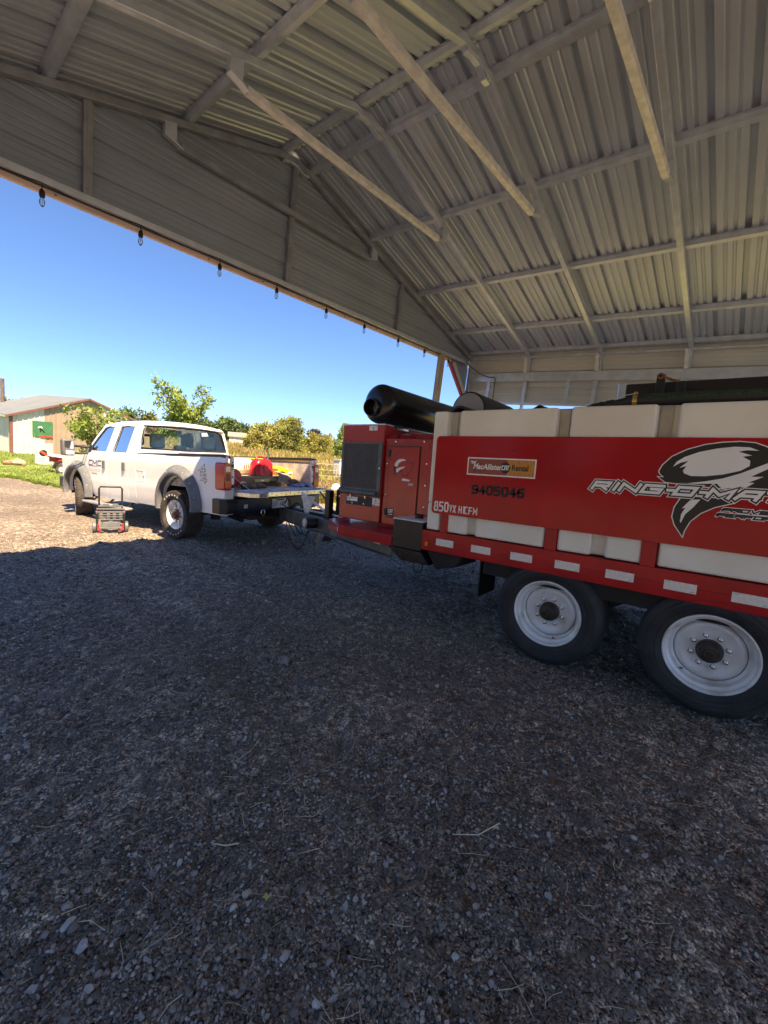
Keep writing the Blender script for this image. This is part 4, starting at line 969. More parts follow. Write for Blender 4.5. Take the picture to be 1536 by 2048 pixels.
mb = MB(); mb.lathe([(0, .034), (.012, .040), (.05, .042), (.055, .037), (.10, .037), (.105, .033), (.16, .032), (.17, .024), (.19, .022)], (3.588, .65, 2.078), (.12, 1, -.1), 18); mb.build('hose_coupling', 'blacksteel', hs, smooth=35)
mb = MB(); mb.tube([(3.55, .52, 2.145), (3.56, .60, 2.135), (3.57, .68, 2.112), (3.575, .73, 2.10)], .0025, n=5); mb.build('tie_wire', 'galv', hs)
mb = MB()
text_mesh('CAUTION 10 bar (150 psi) GENERAL PURPOSE - SPIRAL LITE', .040, lambda u, v, d: (3.5625-.0462*math.cos(.05+v/.0462), .455-u, 2.0988+.0462*math.sin(.05+v/.0462)), 0, .22, .0006, mb, 0, .66)
mb.build('hose_print', 'green_text', hs, recalc=False)

# ================================================================== PICKUP TRUCK (local: x to the right from the left tyre line, y forward from rear axle)
TH = R(-5.0); uu = Vector((math.sin(TH), math.cos(TH), 0)); rr_ = Vector((uu.y, -uu.x, .03)).normalized(); zz_ = rr_.cross(uu)
TM = Matrix((rr_, uu, zz_)).transposed()
tk = thing('pickup_truck', 'white crew cab pickup with grey flares and its tailgate down, hitched to the red trailer', 'pickup truck', (3.62, 7.40, .004), TM)
LC = 1.225                                            # centre line
def mir(l): return 2*LC-l
def prof(z):      # left body side, outer surface
    return float(np.interp(z, [.44, .50, .62, .84, .875, .90, 1.25, 1.38, 1.42, 1.46, 1.55], [.185, .160, .138, .122, .118, .130, .122, .126, .136, .150, .165]))
def glin(z): return .150+(z-1.44)*.30              # greenhouse lean
def skin(name, cols, zlo, zhi, mats='white', inner=.05, side=1, nz=14, bulge=None):
    P = []
    zl_fix = [.875, .862, .90, 1.38, 1.42]
    for s_ in cols:
        a_, b_ = zlo(s_), zhi(s_); row = []
        for t in np.linspace(0, 1, nz):
            z = a_+(b_-a_)*t
            l = prof(z)-(bulge(s_, z) if bulge else 0)
            row.append((l if side > 0 else mir(l), s_, z))
        first = row[0]; row = [(first[0]+side*inner, s_, first[2]+.004)]+row+[(row[-1][0]+side*inner, s_, row[-1][2]-.002)]
        P.append(row)
    mb = MB(); mb.grid(P)
    # close both ends towards the inside
    for s_i in (0, -1):
        e = P[s_i]; mb.grid([e, [(p[0]+side*inner if 0 < i < len(e)-1 else p[0], p[1], p[2]) for i, p in enumerate(e)]])
    return mb.build(name, mats, tk, smooth=32)
AX_R, AX_F = .05, 3.95
def arch(s_, ax, base, r_=.50, zc=.60):
    q = r_*r_-(s_-ax)**2
    return max(base, zc+math.sqrt(q)) if q > 0 else base
cols_bed = sorted(set(list(np.round(np.linspace(-1.225, 1.485, 60), 4))+list(np.round(np.linspace(AX_R-.5, AX_R+.5, 41), 4))))
railz = lambda s_: 1.462+.026*(1.5-s_)-(0 if s_ > -1.1 else .02*((-1.1-s_)/.12)**2)
for side in (1, -1): skin('bed_side', cols_bed, lambda s_: arch(s_, AX_R, .50 if s_ > 0 else .545), railz, side=side, bulge=None)
DZ = lambda z: 0
cols = lambda a, b, n=12: list(np.linspace(a, b, n))
for side in (1, -1):
    rd = skin('rear_door', cols(1.803, 2.639), lambda s_: .475, lambda s_: 1.425, side=side)
    fd = skin('front_door', cols(2.657, 3.457, 16), lambda s_: .475+max(0, s_-3.28)*1.1, lambda s_: 1.425-.0*s_, side=side)
    skin('cab_corner', cols(1.503, 1.787), lambda s_: .48, lambda s_: 1.44, side=side)
    cf_ = sorted(set(cols(3.47, 4.78, 28)+list(np.linspace(AX_F-.5, AX_F+.5, 41))))
    skin('front_fender', cf_, lambda s_: arch(s_, AX_F, .50, .50, .52), lambda s_: 1.40-.10*max(0, (s_-3.47)/1.3)**1.2-.25*max(0, (s_-4.55)/.23)**2*.3, side=side)
    if side > 0: FD, RD = fd, rd
# black shut lines behind the panels
mb = MB()
for s_ in (1.496, 1.796, 2.648, 3.465):
    for sd_ in (1, -1):
        mb.grid([[((prof(z)+.014) if sd_ > 0 else mir(prof(z)+.014), s_+d, z) for z in np.linspace(.5, 1.42, 12)] for d in (-.012, .012)])
mb.build('door_seam', 'black', tk)
# greenhouse: frames with window openings
def frame(name, outer, inner, fn, d, m='white'):
    mb = MB(); n = len(outer); vs_ = [fn(*p, 0) for p in outer]+[fn(*p, 0) for p in inner]+[fn(*p, d) for p in inner]+[fn(*p, d) for p in outer]
    fs = []
    for i in range(n):
        j = (i+1) % n; fs += [(i, j, n+j, n+i), (n+i, n+j, 2*n+j, 2*n+i), (2*n+i, 2*n+j, 3*n+j, 3*n+i)]
    mb.add(vs_, fs); return mb.build(name, m, tk, smooth=30)
def onside(sd_):
    def f(s_, z, d): l = glin(z)+d; return (l if sd_ > 0 else mir(l), s_, z)
    return f
W1o = [(2.652, 1.424), (2.585, 2.055), (2.86, 2.065), (3.06, 2.035), (3.30, 1.80), (3.50, 1.55), (3.58, 1.424)]
W1i = [(2.715, 1.462), (2.645, 1.985), (2.86, 1.993), (3.03, 1.965), (3.24, 1.76), (3.40, 1.58), (3.47, 1.462)]
W2o = [(1.80, 1.424), (1.74, 2.06), (2.1, 2.075), (2.577, 2.055), (2.612, 1.7), (2.642, 1.424)]
W2i = [(1.895, 1.462), (1.845, 1.99), (2.1, 2.003), (2.365, 1.99), (2.41, 1.7), (2.45, 1.462)]
for sd_ in (1, -1):
    fn = onside(sd_)
    f1 = frame('front_door_frame', W1o, W1i, fn, .045); f2 = frame('rear_door_frame', W2o, W2i, fn, .045)
    frame('roof_pillar', [(1.50, 1.43), (1.535, 2.03), (1.62, 2.085), (1.736, 2.085), (1.794, 1.43)], [(1.6, 1.5), (1.62, 1.9), (1.64, 1.95), (1.67, 1.95), (1.7, 1.5)], fn, .05)
    mb = MB(); mb.poly([fn(s_, z, .012) for s_, z in ((1.58, 1.48), (1.58, 1.97), (1.70, 1.97), (1.73, 1.48))]); mb.build('pillar_skin', 'white', tk)
    for wi, nm in ((W1i, 'front_window'), (W2i, 'rear_side_window')):
        mb = MB(); mb.poly([fn(s_, z, .022) for s_, z in wi]); mb.build(nm, 'glassdark', tk)
        mb = MB(); P = [Vector(fn(s_, z, .008)) for s_, z in wi]; mb.tube(P, .009, n=6, closed=True); mb.build('window_gasket', 'black', tk, smooth=50)
# roof
P = []
for s_, dz in ((1.515, -.06), (1.53, -.02), (1.58, .012), (1.75, .035), (2.2, .045), (2.7, .035), (2.95, .01), (3.06, -.02), (3.12, -.05)):
    row = []
    for t in np.linspace(0, 1, 17):
        l0 = glin(2.05)-.004; l = l0+(mir(l0)-l0)*t; e = 1-abs(2*t-1)**6; row.append((l, s_, 2.045+.030*e+dz*(.25+.75*e)+.045*(1-(2*t-1)**2)))
    P.append(row)
mb = MB(); mb.grid(P); mb.build('roof', 'white', tk, smooth=50)
# back wall of the cab with its window
def onback(l, z, d): return (l, 1.515+.045*max(0, (z-1.46))/.6-d*-1, z)
bo = [(.17, 1.455), (.215, 1.75), (.275, 2.0), (.36, 2.072), (.8, 2.10), (LC, 2.108), (1.65, 2.10), (2.09, 2.072), (2.175, 2.0), (2.235, 1.75), (2.28, 1.455), (LC, 1.455)]
bi = [(.245, 1.575), (.285, 1.76), (.335, 1.945), (.42, 2.005), (.8, 2.02), (LC, 2.024), (1.65, 2.02), (2.01, 2.0), (2.10, 1.935), (2.155, 1.76), (2.20, 1.57), (LC, 1.56)]
frame('cab_back', bo, bi, onback, .06)
mb = MB(); mb.poly([onback(l, z, .02) for l, z in bi]); mb.build('rear_window', 'glass', tk)
mb = MB(); mb.tube([onback(l, z, -.004) for l, z in bi], .016, n=6, closed=True); mb.build('window_gasket', 'black', tk, smooth=50)
mb = MB(); mb.poly([onback(l, z, -.001) for l, z in ((.17, 1.456), (2.28, 1.456), (2.3, .95), (.15, .95))]); mb.build('cab_back_panel', 'white', tk)
mb = MB(); mb.box(.93, 1.27, 1.528, 1.555, 2.053, 2.083); bl = mb.build('brake_light', 'black', tk, bevel=.008)
mb = MB(); mb.box(.955, 1.03, 1.522, 1.53, 2.058, 2.078, 1); mb.box(1.03, 1.17, 1.522, 1.53, 2.058, 2.078, 0); mb.box(1.17, 1.245, 1.522, 1.53, 2.058, 2.078, 1); mb.build('light_lens', ['taillight', 'lens'], bl)
# windscreen, bonnet, nose
mb = MB(); g0, g1 = glin(2.0)+.05, glin(1.45)+.04
mb.poly([(g0, 3.10, 2.03), (mir(g0), 3.10, 2.03), (mir(g1), 3.62, 1.42), (g1, 3.62, 1.42)]); mb.build('windscreen', 'glass', tk)
P = [[(.16+(mir(.16)-.16)*t, s_, z-.05*abs(2*t-1)**3) for t in np.linspace(0, 1, 11)] for s_, z in ((3.48, 1.42), (3.7, 1.43), (4.2, 1.42), (4.6, 1.38), (4.76, 1.32), (4.80, 1.2))]
mb = MB(); mb.grid(P); mb.build('bonnet', 'white', tk, smooth=40)
mb = MB(); mb.box(.2, mir(.2), 4.78, 4.82, .75, 1.22); mb.box(.3, mir(.3), 4.82, 4.84, .82, 1.15, 1); mb.build('grille', ['white', 'greyplastic'], tk, bevel=.01)
mb = MB(); mb.box(.12, mir(.12), 4.80, 5.0, .55, .80); mb.build('front_bumper', 'blacksteel', tk, bevel=.03)
# underside
mb = MB(); mb.box(.22, mir(.22), 1.5, 3.42, .50, .62); mb.box(.55, .67, -1.1, 4.7, .52, .66); mb.box(mir(.67), mir(.55), -1.1, 4.7, .52, .66)
mb.tube([(.3, AX_R, .44), (mir(.3), AX_R, .44)], .06, n=10); mb.lathe([(-.16, .06), (-.08, .15), (.08, .15), (.16, .06)], (LC, AX_R, .44), (1, 0, 0), 16)
mb.tube([(.3, AX_F, .44), (mir(.3), AX_F, .44)], .055, n=10); mb.tube([(LC, .1, .46), (LC, 2.5, .58)], .045, n=10); mb.lathe([(-.14, .36), (.06, .36)], (LC, -.72, .62), (0, 0, 1), 24)
mb.tube([(.62, -1.05, .42), (.62, -.4, .5), (.62, .7, .52)], .045, n=8); mb.box(.5, .62, -.45, -.33, .36, .55)
mb.build('chassis', 'dark', tk)
# wheel wells
for sd_ in (1, -1):
    for ax, zc in ((AX_R, .60), (AX_F, .52)):
        mb = MB(); ring_ = [(ax+.505*math.cos(t), zc+.505*math.sin(t)) for t in np.linspace(-.15, math.pi+.15, 18)]
        mb.grid([[((l if sd_ > 0 else mir(l)), s_, z) for s_, z in ring_] for l in (.16, .62)])
        mb.poly([((.62 if sd_ > 0 else mir(.62)), s_, z) for s_, z in ring_]); mb.build('wheel_well', 'dark', tk)
# fender flares with pocket bolts
def flare(ax, zc, r0, r1, zend0, zend1, sd_):
    P = []; bolts = []
    for t in np.linspace(-.30, math.pi+.30, 34):
        c, s_ = math.cos(t), math.sin(t); row = []
        for rad, l in ((r0-.005, .10), (r0, .015), (r0+.035, .0), (r0+.075, .012), (r1-.02, .098), (r1, .118)):
            y = ax+rad*c; z = zc+rad*s_; z = max(z, zend0 if c > 0 else zend1)
            row.append((l if sd_ > 0 else mir(l), y, z))
        P.append(row)
    mb = MB(); mb.grid(P); f_ = mb.build('fender_flare', 'flare', tk, smooth=40)
    mb = MB()
    for t in np.linspace(.25, math.pi-.25, 7):
        rad = r0+.10; q = (.045 if sd_ > 0 else mir(.045), ax+rad*math.cos(t), zc+rad*math.sin(t)); mb.lathe([(0, .013), (.010, .011), (.012, 0)], q, (-sd_, 0, 0), 8)
    tag(mb.build('flare_bolts', 'alum', f_, smooth=40), kind='stuff')
for sd_ in (1, -1):
    flare(AX_R, .64, .50, .675, .50, .54, sd_); flare(AX_F-.0, .56, .50, .66, .46, .44, sd_)
# wheels
def truck_wheel():
    c = Vector((.05, AX_R, .435)); ax = (1, 0, 0); mb = MB()
    mb.lathe([(.0, .262), (-.004, .252), (.01, .243), (.05, .232), (.07, .222), (.09, .215), (.10, .19)], c, ax, 48)
    mb.lathe([(.115, .20), (.10, .12), (.075, .105), (.055, .09), (.05, .0)], c, ax, 32)
    for k in range(8):
        t = 2*math.pi*k/8; d = Vector((0, math.cos(t), math.sin(t))); e = Vector((0, -math.sin(t), math.cos(t)))
        mb.obox(c+d*.165+Vector((.078, 0, 0)), d*.068, e*.026, Vector((.012, 0, -.0))+d*.01)
    mb.lathe([(.06, .235), (.26, .235), (.26, .225), (.10, .225)], c, ax, 32)
    wh = mb.build('wheel', 'silver', tk, smooth=35, loc=c)
    mb = MB(); mb.lathe([(.13, .22), (.128, 0)], c, ax, 24); mb.build('brake_disc', 'dark', wh)
    mb = MB()
    p_ = [(.03, .256), (.004, .268), (-.028, .30), (-.040, .335), (-.040, .37), (-.026, .40), (-.004, .416), (.03, .424), (.13, .428), (.23, .424), (.265, .416), (.285, .39), (.29, .34), (.27, .28), (.25, .25)]
    mb.lathe(p_, c, ax, 64); mb.build('tyre', 'rubberdust', wh, smooth=40)
    mb = MB(); rg = random.Random(4)
    for k in range(46):
        t0 = 2*math.pi*k/46
        for j, (lx, wl, off) in enumerate(((-.010, .030, 0), (.055, .026, .5), (.105, .024, .05), (.155, .026, .55), (.215, .032, .1))):
            t = t0+off*2*math.pi/46; d = Vector((0, math.cos(t), math.sin(t))); e = Vector((.25*(1 if j % 2 else -1), -math.sin(t), math.cos(t))).normalized()
            rad = .424 if j in (1, 2, 3) else .417
            mb.obox(c+Vector((lx+.025, 0, 0))+d*rad, Vector((wl, 0, 0)), e*.020, d*.010)
        for lx in (-.030, .285):
            d = Vector((0, math.cos(t0), math.sin(t0))); e = Vector((0, -math.sin(t0), math.cos(t0)))
            mb.obox(c+Vector((lx, 0, 0))+d*.395, Vector((.006, 0, 0)), e*.019, d*.022)
    tag(mb.build('tread_blocks', 'rubberdust', wh), kind='stuff')
    mb = MB(); mb.lathe([(.05, .07), (-.01, .066), (-.02, .05), (-.03, .048), (-.032, 0)], c, ax, 24); mb.build('hub', 'rust', wh, smooth=35)
    for k in range(8):
        t = 2*math.pi*(k+.5)/8; q = c+Vector((0, math.cos(t)*.088, math.sin(t)*.088))
        if k == 0: mb = MB(); mb.lathe([(.06, .014), (.02, .013), (.012, .008), (.012, 0)], q, ax, 6); nut = mb.build('lug_nut', 'rust', wh, loc=q); q0 = q
        else: copy_part(nut, q-q0)
    mb = MB(); nletters = 26
    for k in range(nletters):
        if k % 13 in (0, 7): continue
        t = .55+2*math.pi*k/nletters; d = Vector((0, math.cos(t), math.sin(t))); e = Vector((0, -math.sin(t), math.cos(t)))
        if not ((.6 < t < 2.4) or (3.7 < t < 5.5)): continue
        mb.obox(c+Vector((-.041, 0, 0))+d*.352, Vector((.001, 0, 0)), e*.019, d*.004); mb.obox(c+Vector((-.041, 0, 0))+d*.352+e*.012, Vector((.001, 0, 0)), e*.004, d*.016)
    tag(mb.build('raised_lettering', 'whitedec', wh), kind='stuff')
    return wh
tw = truck_wheel()
copy_part(tw, (.03, AX_F-AX_R, 0)).rotation_euler = (.5, 0, -.36)
for y, a_ in ((0, .3), (AX_F-AX_R, .9)): copy_part(tw, (mir(.05)-.05, y, 0)).rotation_euler = (a_, 0, math.pi)
# running board
mb = MB(); mb.box(-.02, .13, 1.62, 3.50, .335, .385); mb.build('running_board', 'alum', tk, bevel=.02)
mb = MB()
for s_ in (1.8, 2.6, 3.3): mb.bar((.10, s_, .36), (.3, s_, .52), .04, .03)
mb.build('board_bracket', 'black', tk)
# door furniture and decals
for s_, dr in ((2.755, FD), (1.94, RD)):
    mb = MB(); mb.box(prof(1.2)-.022, prof(1.2)+.003, s_-.045, s_+.048, 1.105, 1.268); mb.box(prof(1.2)-.03, prof(1.2)-.02, s_-.02, s_+.02, 1.115, 1.258); mb.build('door_handle', 'greyplastic', dr, bevel=.006)
def onbody(u, v, d): return (prof(v)-.0012-d, -u, v)
mb = MB(); lettering(mb, 'CMC', -3.43, 1.150, .175, .13, .10, .0135, onbody, .0004, .18, 0, 0, {'M': 1.3}); mb.build('company_lettering', 'navy', FD, recalc=False)
mb = MB()
def strip(mb, u0, u1, v0, v1, fn, d, m=0): mb.grid([[fn(u, v, d) for v in (v0, v1)] for u in np.linspace(u0, u1, 6)], m)
text_mesh('ENVIRONMENTAL', .038, lambda u, v, d: onbody(-3.43+u, 1.117+v, d), .0004, 0, .001, mb, 0, 1.25)
strip(mb, -3.45, -2.93, 1.062, 1.068, onbody, .0004); strip(mb, -3.45, -2.93, 1.026, 1.032, onbody, .0004)
text_mesh('737-09-436', .05, lambda u, v, d: onbody(-3.32+u, .955+v, d), .0004, 0, .0025, mb, 0, 1.0)
mb.build('contact_lettering', 'greydec', FD, recalc=False)
mb = MB()
def x4(t, m, d):
    lettering(mb, '4', .575, 1.225, .1, .135, .105, t, onbody, d, .12, m); lettering(mb, 'x', .60, 1.175, .1, .085, .06, t*.8, onbody, d+.0003, .12, m); lettering(mb, '4', .615, 1.065, .1, .135, .105, t, onbody, d+.0006, .12, m)
x4(.0215, 0, .0004); x4(.012, 1, .0016)
mb.build('four_wheel_drive_decal', ['blackdec', 'white'], tk, recalc=False)
def rrect(u0, u1, v0, v1, r_, n=5):
    o_ = []
    for cx, cy, a0 in ((u1-r_, v1-r_, 0), (u0+r_, v1-r_, 90), (u0+r_, v0+r_, 180), (u1-r_, v0+r_, 270)):
        o_ += [(cx+r_*math.cos(R(a0+90*k/n)), cy+r_*math.sin(R(a0+90*k/n))) for k in range(n+1)]
    return o_
mb = MB(); ff = rrect(1.28, 1.565, .94, 1.145, .04)
ff = [(s_-.10, z) for s_, z in ff]
mb.tube([(prof(z)-.001, s_, z) for s_, z in ff], .005, n=5, closed=True); fuel = mb.build('fuel_door', 'white', tk, smooth=60)
mb = MB(); mb.box(prof(1.03)-.004, prof(1.03)+.002, 1.20, 1.215, 1.01, 1.045); mb.build('fuel_latch', 'black', fuel)
# mirror on its arms
mb = MB(); mb.box(-.345, -.118, 3.45, 3.60, 1.335, 1.675); mi_ = mb.build('wing_mirror', 'greyplastic', tk, bevel=.035, seg=3, smooth=40)
mb = MB(); mb.box(-.315, -.145, 3.446, 3.452, 1.475, 1.645); mb.build('mirror_glass', 'mirror', mi_, bevel=.004)
mb = MB(); mb.box(-.295, -.135, 3.446, 3.452, 1.358, 1.445); mb.build('convex_mirror', 'mirror', mi_, bevel=.004)
mb = MB(); mb.tube([(-.14, 3.52, 1.545), (.05, 3.52, 1.535), (.17, 3.46, 1.54)], .026, n=8); mb.tube([(-.14, 3.52, 1.39), (.03, 3.52, 1.385), (.16, 3.46, 1.41)], .022, n=8); mb.prism([(3.36, 1.43), (3.36, 1.60), (3.47, 1.43)], lambda u, v, w_: (w_, u, v), .13, .165); mb.build('mirror_arm', 'black', mi_, smooth=50)
mb = MB(); mb.box(mir(-.118), mir(-.345), 3.45, 3.60, 1.335, 1.675); mb.tube([(mir(-.14), 3.52, 1.5), (mir(.17), 3.46, 1.5)], .03, n=8); mb.build('wing_mirror', 'greyplastic', tk, bevel=.03)
# interior
mb = MB(); mb.box(.25, mir(.25), 1.62, 3.4, .62, .70); mb.box(.25, mir(.25), 3.15, 3.5, 1.0, 1.42); mb.box(1.05, 1.4, 2.3, 3.0, .7, 1.12); mb.build('cab_floor_and_dash', 'interior', tk, bevel=.03)
for l in (.62, 1.78):
    mb = MB(); mb.box(l-.26, l+.26, 2.35, 2.48, .95, 1.58); mb.box(l-.26, l+.26, 2.35, 2.9, .82, .98); seat = mb.build('seat', 'teal', tk, bevel=.05, seg=3)
    mb = MB(); mb.box(l-.15, l+.15, 2.34, 2.45, 1.63, 1.93); mb.build('headrest', 'teal', seat, bevel=.045, seg=3, smooth=40)
    mb = MB(); mb.tube([(l-.08, 2.4, 1.55), (l-.08, 2.4, 1.66)], .008, n=6); mb.tube([(l+.08, 2.4, 1.55), (l+.08, 2.4, 1.66)], .008, n=6); mb.build('headrest_posts', 'alum', seat)
mb = MB(); mb.box(.35, mir(.35), 1.66, 1.80, .9, 1.50); mb.build('rear_bench', 'teal', tk, bevel=.05, seg=3)
for l, w_, z0, z1 in ((.70, .15, 1.58, 1.88), (1.20, .14, 1.50, 1.665), (1.88, .165, 1.60, 1.90)):
    mb = MB(); mb.box(l-w_, l+w_, 1.68, 1.79, z0, z1); mb.build('headrest', 'teal', tk, bevel=.05, seg=3, smooth=40)
mb = MB(); mb.tube([(.66+.19*math.cos(t), 3.05+.06*math.sin(t), 1.36+.18*math.sin(t)) for t in np.linspace(0, 2*math.pi, 24, endpoint=False)], .015, n=6, closed=True); mb.build('steering_wheel', 'interior', tk, smooth=50)
mb = MB(); mb.box(1.12, 1.34, 3.08, 3.10, 1.84, 1.90); mb.build('rear_view_mirror', 'black', tk, bevel=.01)
# bed
mb = MB(); mb.box(.2, mir(.2), -1.21, 1.48, .93, .95)
for k in range(12): l = .32+k*.165; mb.box(l-.04, l+.04, -1.2, 1.44, .95, .962)
mb.build('bed_floor', 'bed', tk)
mb = MB()
for sd_ in (1, -1):
    for a_, b_ in ((.205, .215),):
        x0, x1 = (a_, b_) if sd_ > 0 else (mir(b_), mir(a_)); mb.box(x0, x1, -1.21, 1.44, .95, 1.42)
mb.box(.2, mir(.2), 1.43, 1.445, .95, 1.46)
for sd_ in (1, -1):
    x0, x1 = (.215, .40) if sd_ > 0 else (mir(.40), mir(.215)); mb.box(x0, x1, -.45, .55, .962, 1.17)
mb.build('bed_wall', 'bed', tk, bevel=.01)
for sd_ in (1, -1):
    mb = MB(); P = []
    for s_ in np.linspace(-1.225, 1.47, 20):
        z = railz(s_); ls = [.148, .150, .165, .215, .23, .232]; zs = [-.03, .008, .016, .016, .008, -.04]
        P.append([((l if sd_ > 0 else mir(l)), s_, z+dz) for l, dz in zip(ls, zs)])
    mb.grid(P); mb.build('rail_cap', 'black', tk, smooth=40)
# tail ends of the bed sides with lamps
for sd_ in (1, -1):
    fx = (lambda l: l) if sd_ > 0 else mir
    mb = MB()
    a_, b_ = sorted((fx(.128), fx(.30))); mb.box(a_, b_, -1.235, -1.20, .56, .97); a_, b_ = sorted((fx(.235), fx(.31))); mb.box(a_, b_, -1.235, -1.20, .97, 1.50)
    mb.build('bed_end_post', 'white', tk, bevel=.012)
    mb = MB()
    outline = [(.098, 1.365), (.105, 1.40), (.13, 1.415), (.225, 1.40), (.245, 1.38), (.248, .985), (.235, .965), (.12, .965), (.10, .985)]
    P0_ = [(fx(l), -1.255, z) for l, z in outline]; P1_ = [(fx(min(l, .2)), -1.02 if l < .15 else -1.2, z) for l, z in outline]; n = len(outline)
    mb.add(P0_+P1_, [tuple(range(n))]+[(i, (i+1) % n, n+(i+1) % n, n+i) for i in range(n)])
    tl_ = mb.build('tail_lamp', 'taillight', tk, bevel=.012, smooth=40)
    mb = MB(); a_, b_ = sorted((fx(.13), fx(.215))); mb.box(a_, b_, -1.260, -1.253, 1.265, 1.355); mb.build('reversing_lens', 'lens', tl_, bevel=.008)
    mb = MB(); mb.box(a_, b_, -1.2585, -1.253, 1.12, 1.24); mb.build('dark_lens', 'rentred', tl_, bevel=.008)
    mb = MB(); a_, b_ = sorted((fx(.24), fx(.30)))
    for z in (1.05, 1.18, 1.31, 1.42): mb.lathe([(0, .012), (.004, .012), (.004, 0)], ((a_+b_)/2, -1.236, z), (0, -1, 0), 8)
    mb.box((a_+b_)/2-.02, (a_+b_)/2+.02, -1.25, -1.236, 1.34, 1.39); mb.box((a_+b_)/2-.015, (a_+b_)/2+.03, -1.25, -1.236, 1.0, 1.06); mb.build('latch_striker', 'blacksteel', tk)
# lowered tailgate, outer skin missing: ribbed pressed shell
zt = .945
mb = MB()
mb.prism([(.36, -1.245), (2.16, -1.245), (2.17, -1.72), (2.13, -1.745), (.55, -1.745), (.44, -1.70), (.36, -1.60)], lambda u, v, w_: (u, v, w_), zt, zt+.022)
for k in range(9): l = .62+k*.178; mb.box(l-.05, l+.05, -1.68, -1.30, zt+.022, zt+.032)
tg = mb.build('tailgate', 'bed', tk, bevel=.006)
mb = MB()
mb.box(.55, 2.165, -1.775, -1.745, zt-.058, zt+.026)
mb.prism([(.27, -1.26), (.36, -1.25), (.36, -1.60), (.44, -1.70), (.55, -1.752), (.55, -1.776), (.40, -1.74), (.30, -1.62)], lambda u, v, w_: (u, v, w_), zt-.075, zt+.004)
mb.build('tailgate_edge', 'chrome', tg, bevel=.010, seg=3)
mb = MB()
for k in range(15): mb.lathe([(0, .009), (.002, .009), (.002, 0)], (.63+k*.103, -1.776, zt-.005-.026*(k % 2)), (0, -1, 0), 8)
mb.box(1.90, 1.96, -1.778, -1.775, zt-.016, zt+.004)
tag(mb.build('edge_holes', 'black', tg), kind='stuff')
mb = MB(); mb.tube([(.235, -1.24, 1.22), (.33, -1.40, 1.08), (.40, -1.56, .97)], .004, n=5); mb.tube([(2.21, -1.24, 1.22), (2.19, -1.45, 1.1), (2.15, -1.62, .97)], .004, n=5); mb.build('tailgate_cable', 'galv', tg)
# winch style rear bumper
mb = MB()
mb.prism([(.04, -1.02), (.04, -1.22), (.12, -1.30), (.30, -1.335), (mir(.30), -1.335), (mir(.12), -1.30), (mir(.04), -1.22), (mir(.04), -1.02)], lambda u, v, w_: (u, v, w_), .585, .825)
mb.prism([(.58, .45), (.30, .585), (2.15, .585), (1.87, .45)], lambda u, v, w_: (u, w_, v), -1.325, -1.15)
bp_ = mb.build('rear_bumper', 'blacksteel', tk, bevel=.012)
mb = MB(); mb.box(.10, .30, -1.342, -1.30, .64, .77); mb.build('bumper_step', 'black', bp_, bevel=.008)
for l in (.46, mir(.46)):
    mb = MB(); mb.box(l-.035, l+.035, -1.345, -1.33, .665, .735); mb.build('cube_light', 'lens', bp_, bevel=.006)
for l in (.80, mir(.80)):
    mb = MB(); mb.tube([(l-.028, -1.365, .61), (l-.040, -1.372, .565), (l-.025, -1.378, .535), (l, -1.38, .525), (l+.025, -1.378, .535), (l+.040, -1.372, .565), (l+.028, -1.365, .61)], .0125, n=8); mb.tube([(l-.05, -1.365, .615), (l+.05, -1.365, .615)], .011, n=8); mb.build('shackle', 'chrome', bp_, smooth=50)
mb = MB(); mb.box(1.03, 1.40, -1.347, -1.336, .625, .80); pl_ = mb.build('number_plate', 'plate', bp_, bevel=.005)
mb = MB(); lettering(mb, 'EBV 4467', 1.048, .668, .043, .026, .075, .0052, lambda u, v, d: (u, -1.3475-d, v), .0006); strip(mb, 1.12, 1.31, .765, .785, lambda u, v, d: (u, -1.3475-d, v), .0006)
mb.build('plate_lettering', 'navy', pl_, recalc=False)
mb = MB(); mb.box(LC-.055, LC+.055, -1.42, -1.2, .44, .55); mb.box(LC-.05, LC+.05, -1.55, -1.42, .47, .50); mb.lathe([(0, .02), (.03, .02), (.045, .035), (.075, .03), (.085, 0)], (LC, -1.52, .50), (0, 0, 1), 16); mb.build('tow_ball', 'blacksteel', tk, bevel=.004)

# ------------------------------------------------------------------ load in the bed (things of their own, placed in truck space)
def tw_(l, s_, z): return Vector((3.62, 7.40, .004))+TM @ Vector((l, s_, z))
def load(name, label, cat, l, s_, z):
    t = thing(name, label, cat, tw_(l, s_, z), TM); OFF[t.name] = Vector((l, s_, z)); return t
sh_ = load('plywood_shelf', 'weathered plywood board lying across the truck bed under the red can', 'board', 1.3, -.4, 1.14)
mb = MB(); mb.box(.60, 1.86, -.80, .40, 1.135, 1.155); mb.build('board', 'wood', sh_, bevel=.003)
mb = MB(); mb.box(.62, 1.84, -.78, -.74, 1.07, 1.135); mb.box(1.72, 1.78, -.78, .2, .965, 1.07); mb.box(.66, .72, -.78, .2, .965, 1.07); mb.build('batten', 'wood', sh_, bevel=.003)
cn = load('gas_can', 'bright red plastic petrol can standing on the board in the truck bed', 'gas can', 1.42, -.60, 1.155)
mb = MB(); P = []
for z, sx, sy in ((1.156, .205, .125), (1.165, .222, .14), (1.30, .218, .138), (1.40, .205, .13), (1.455, .165, .105), (1.478, .12, .08)):
    P.append([(1.42+sx*math.copysign(abs(math.cos(t))**.5, math.cos(t)), -.60+sy*math.copysign(abs(math.sin(t))**.5, math.sin(t)), z) for t in np.linspace(0, 2*math.pi, 29)])
mb.grid(P); mb.poly(P[-1][:-1]); mb.poly(P[0][:-1]); mb.build('can_body', 'canred', cn, smooth=45)
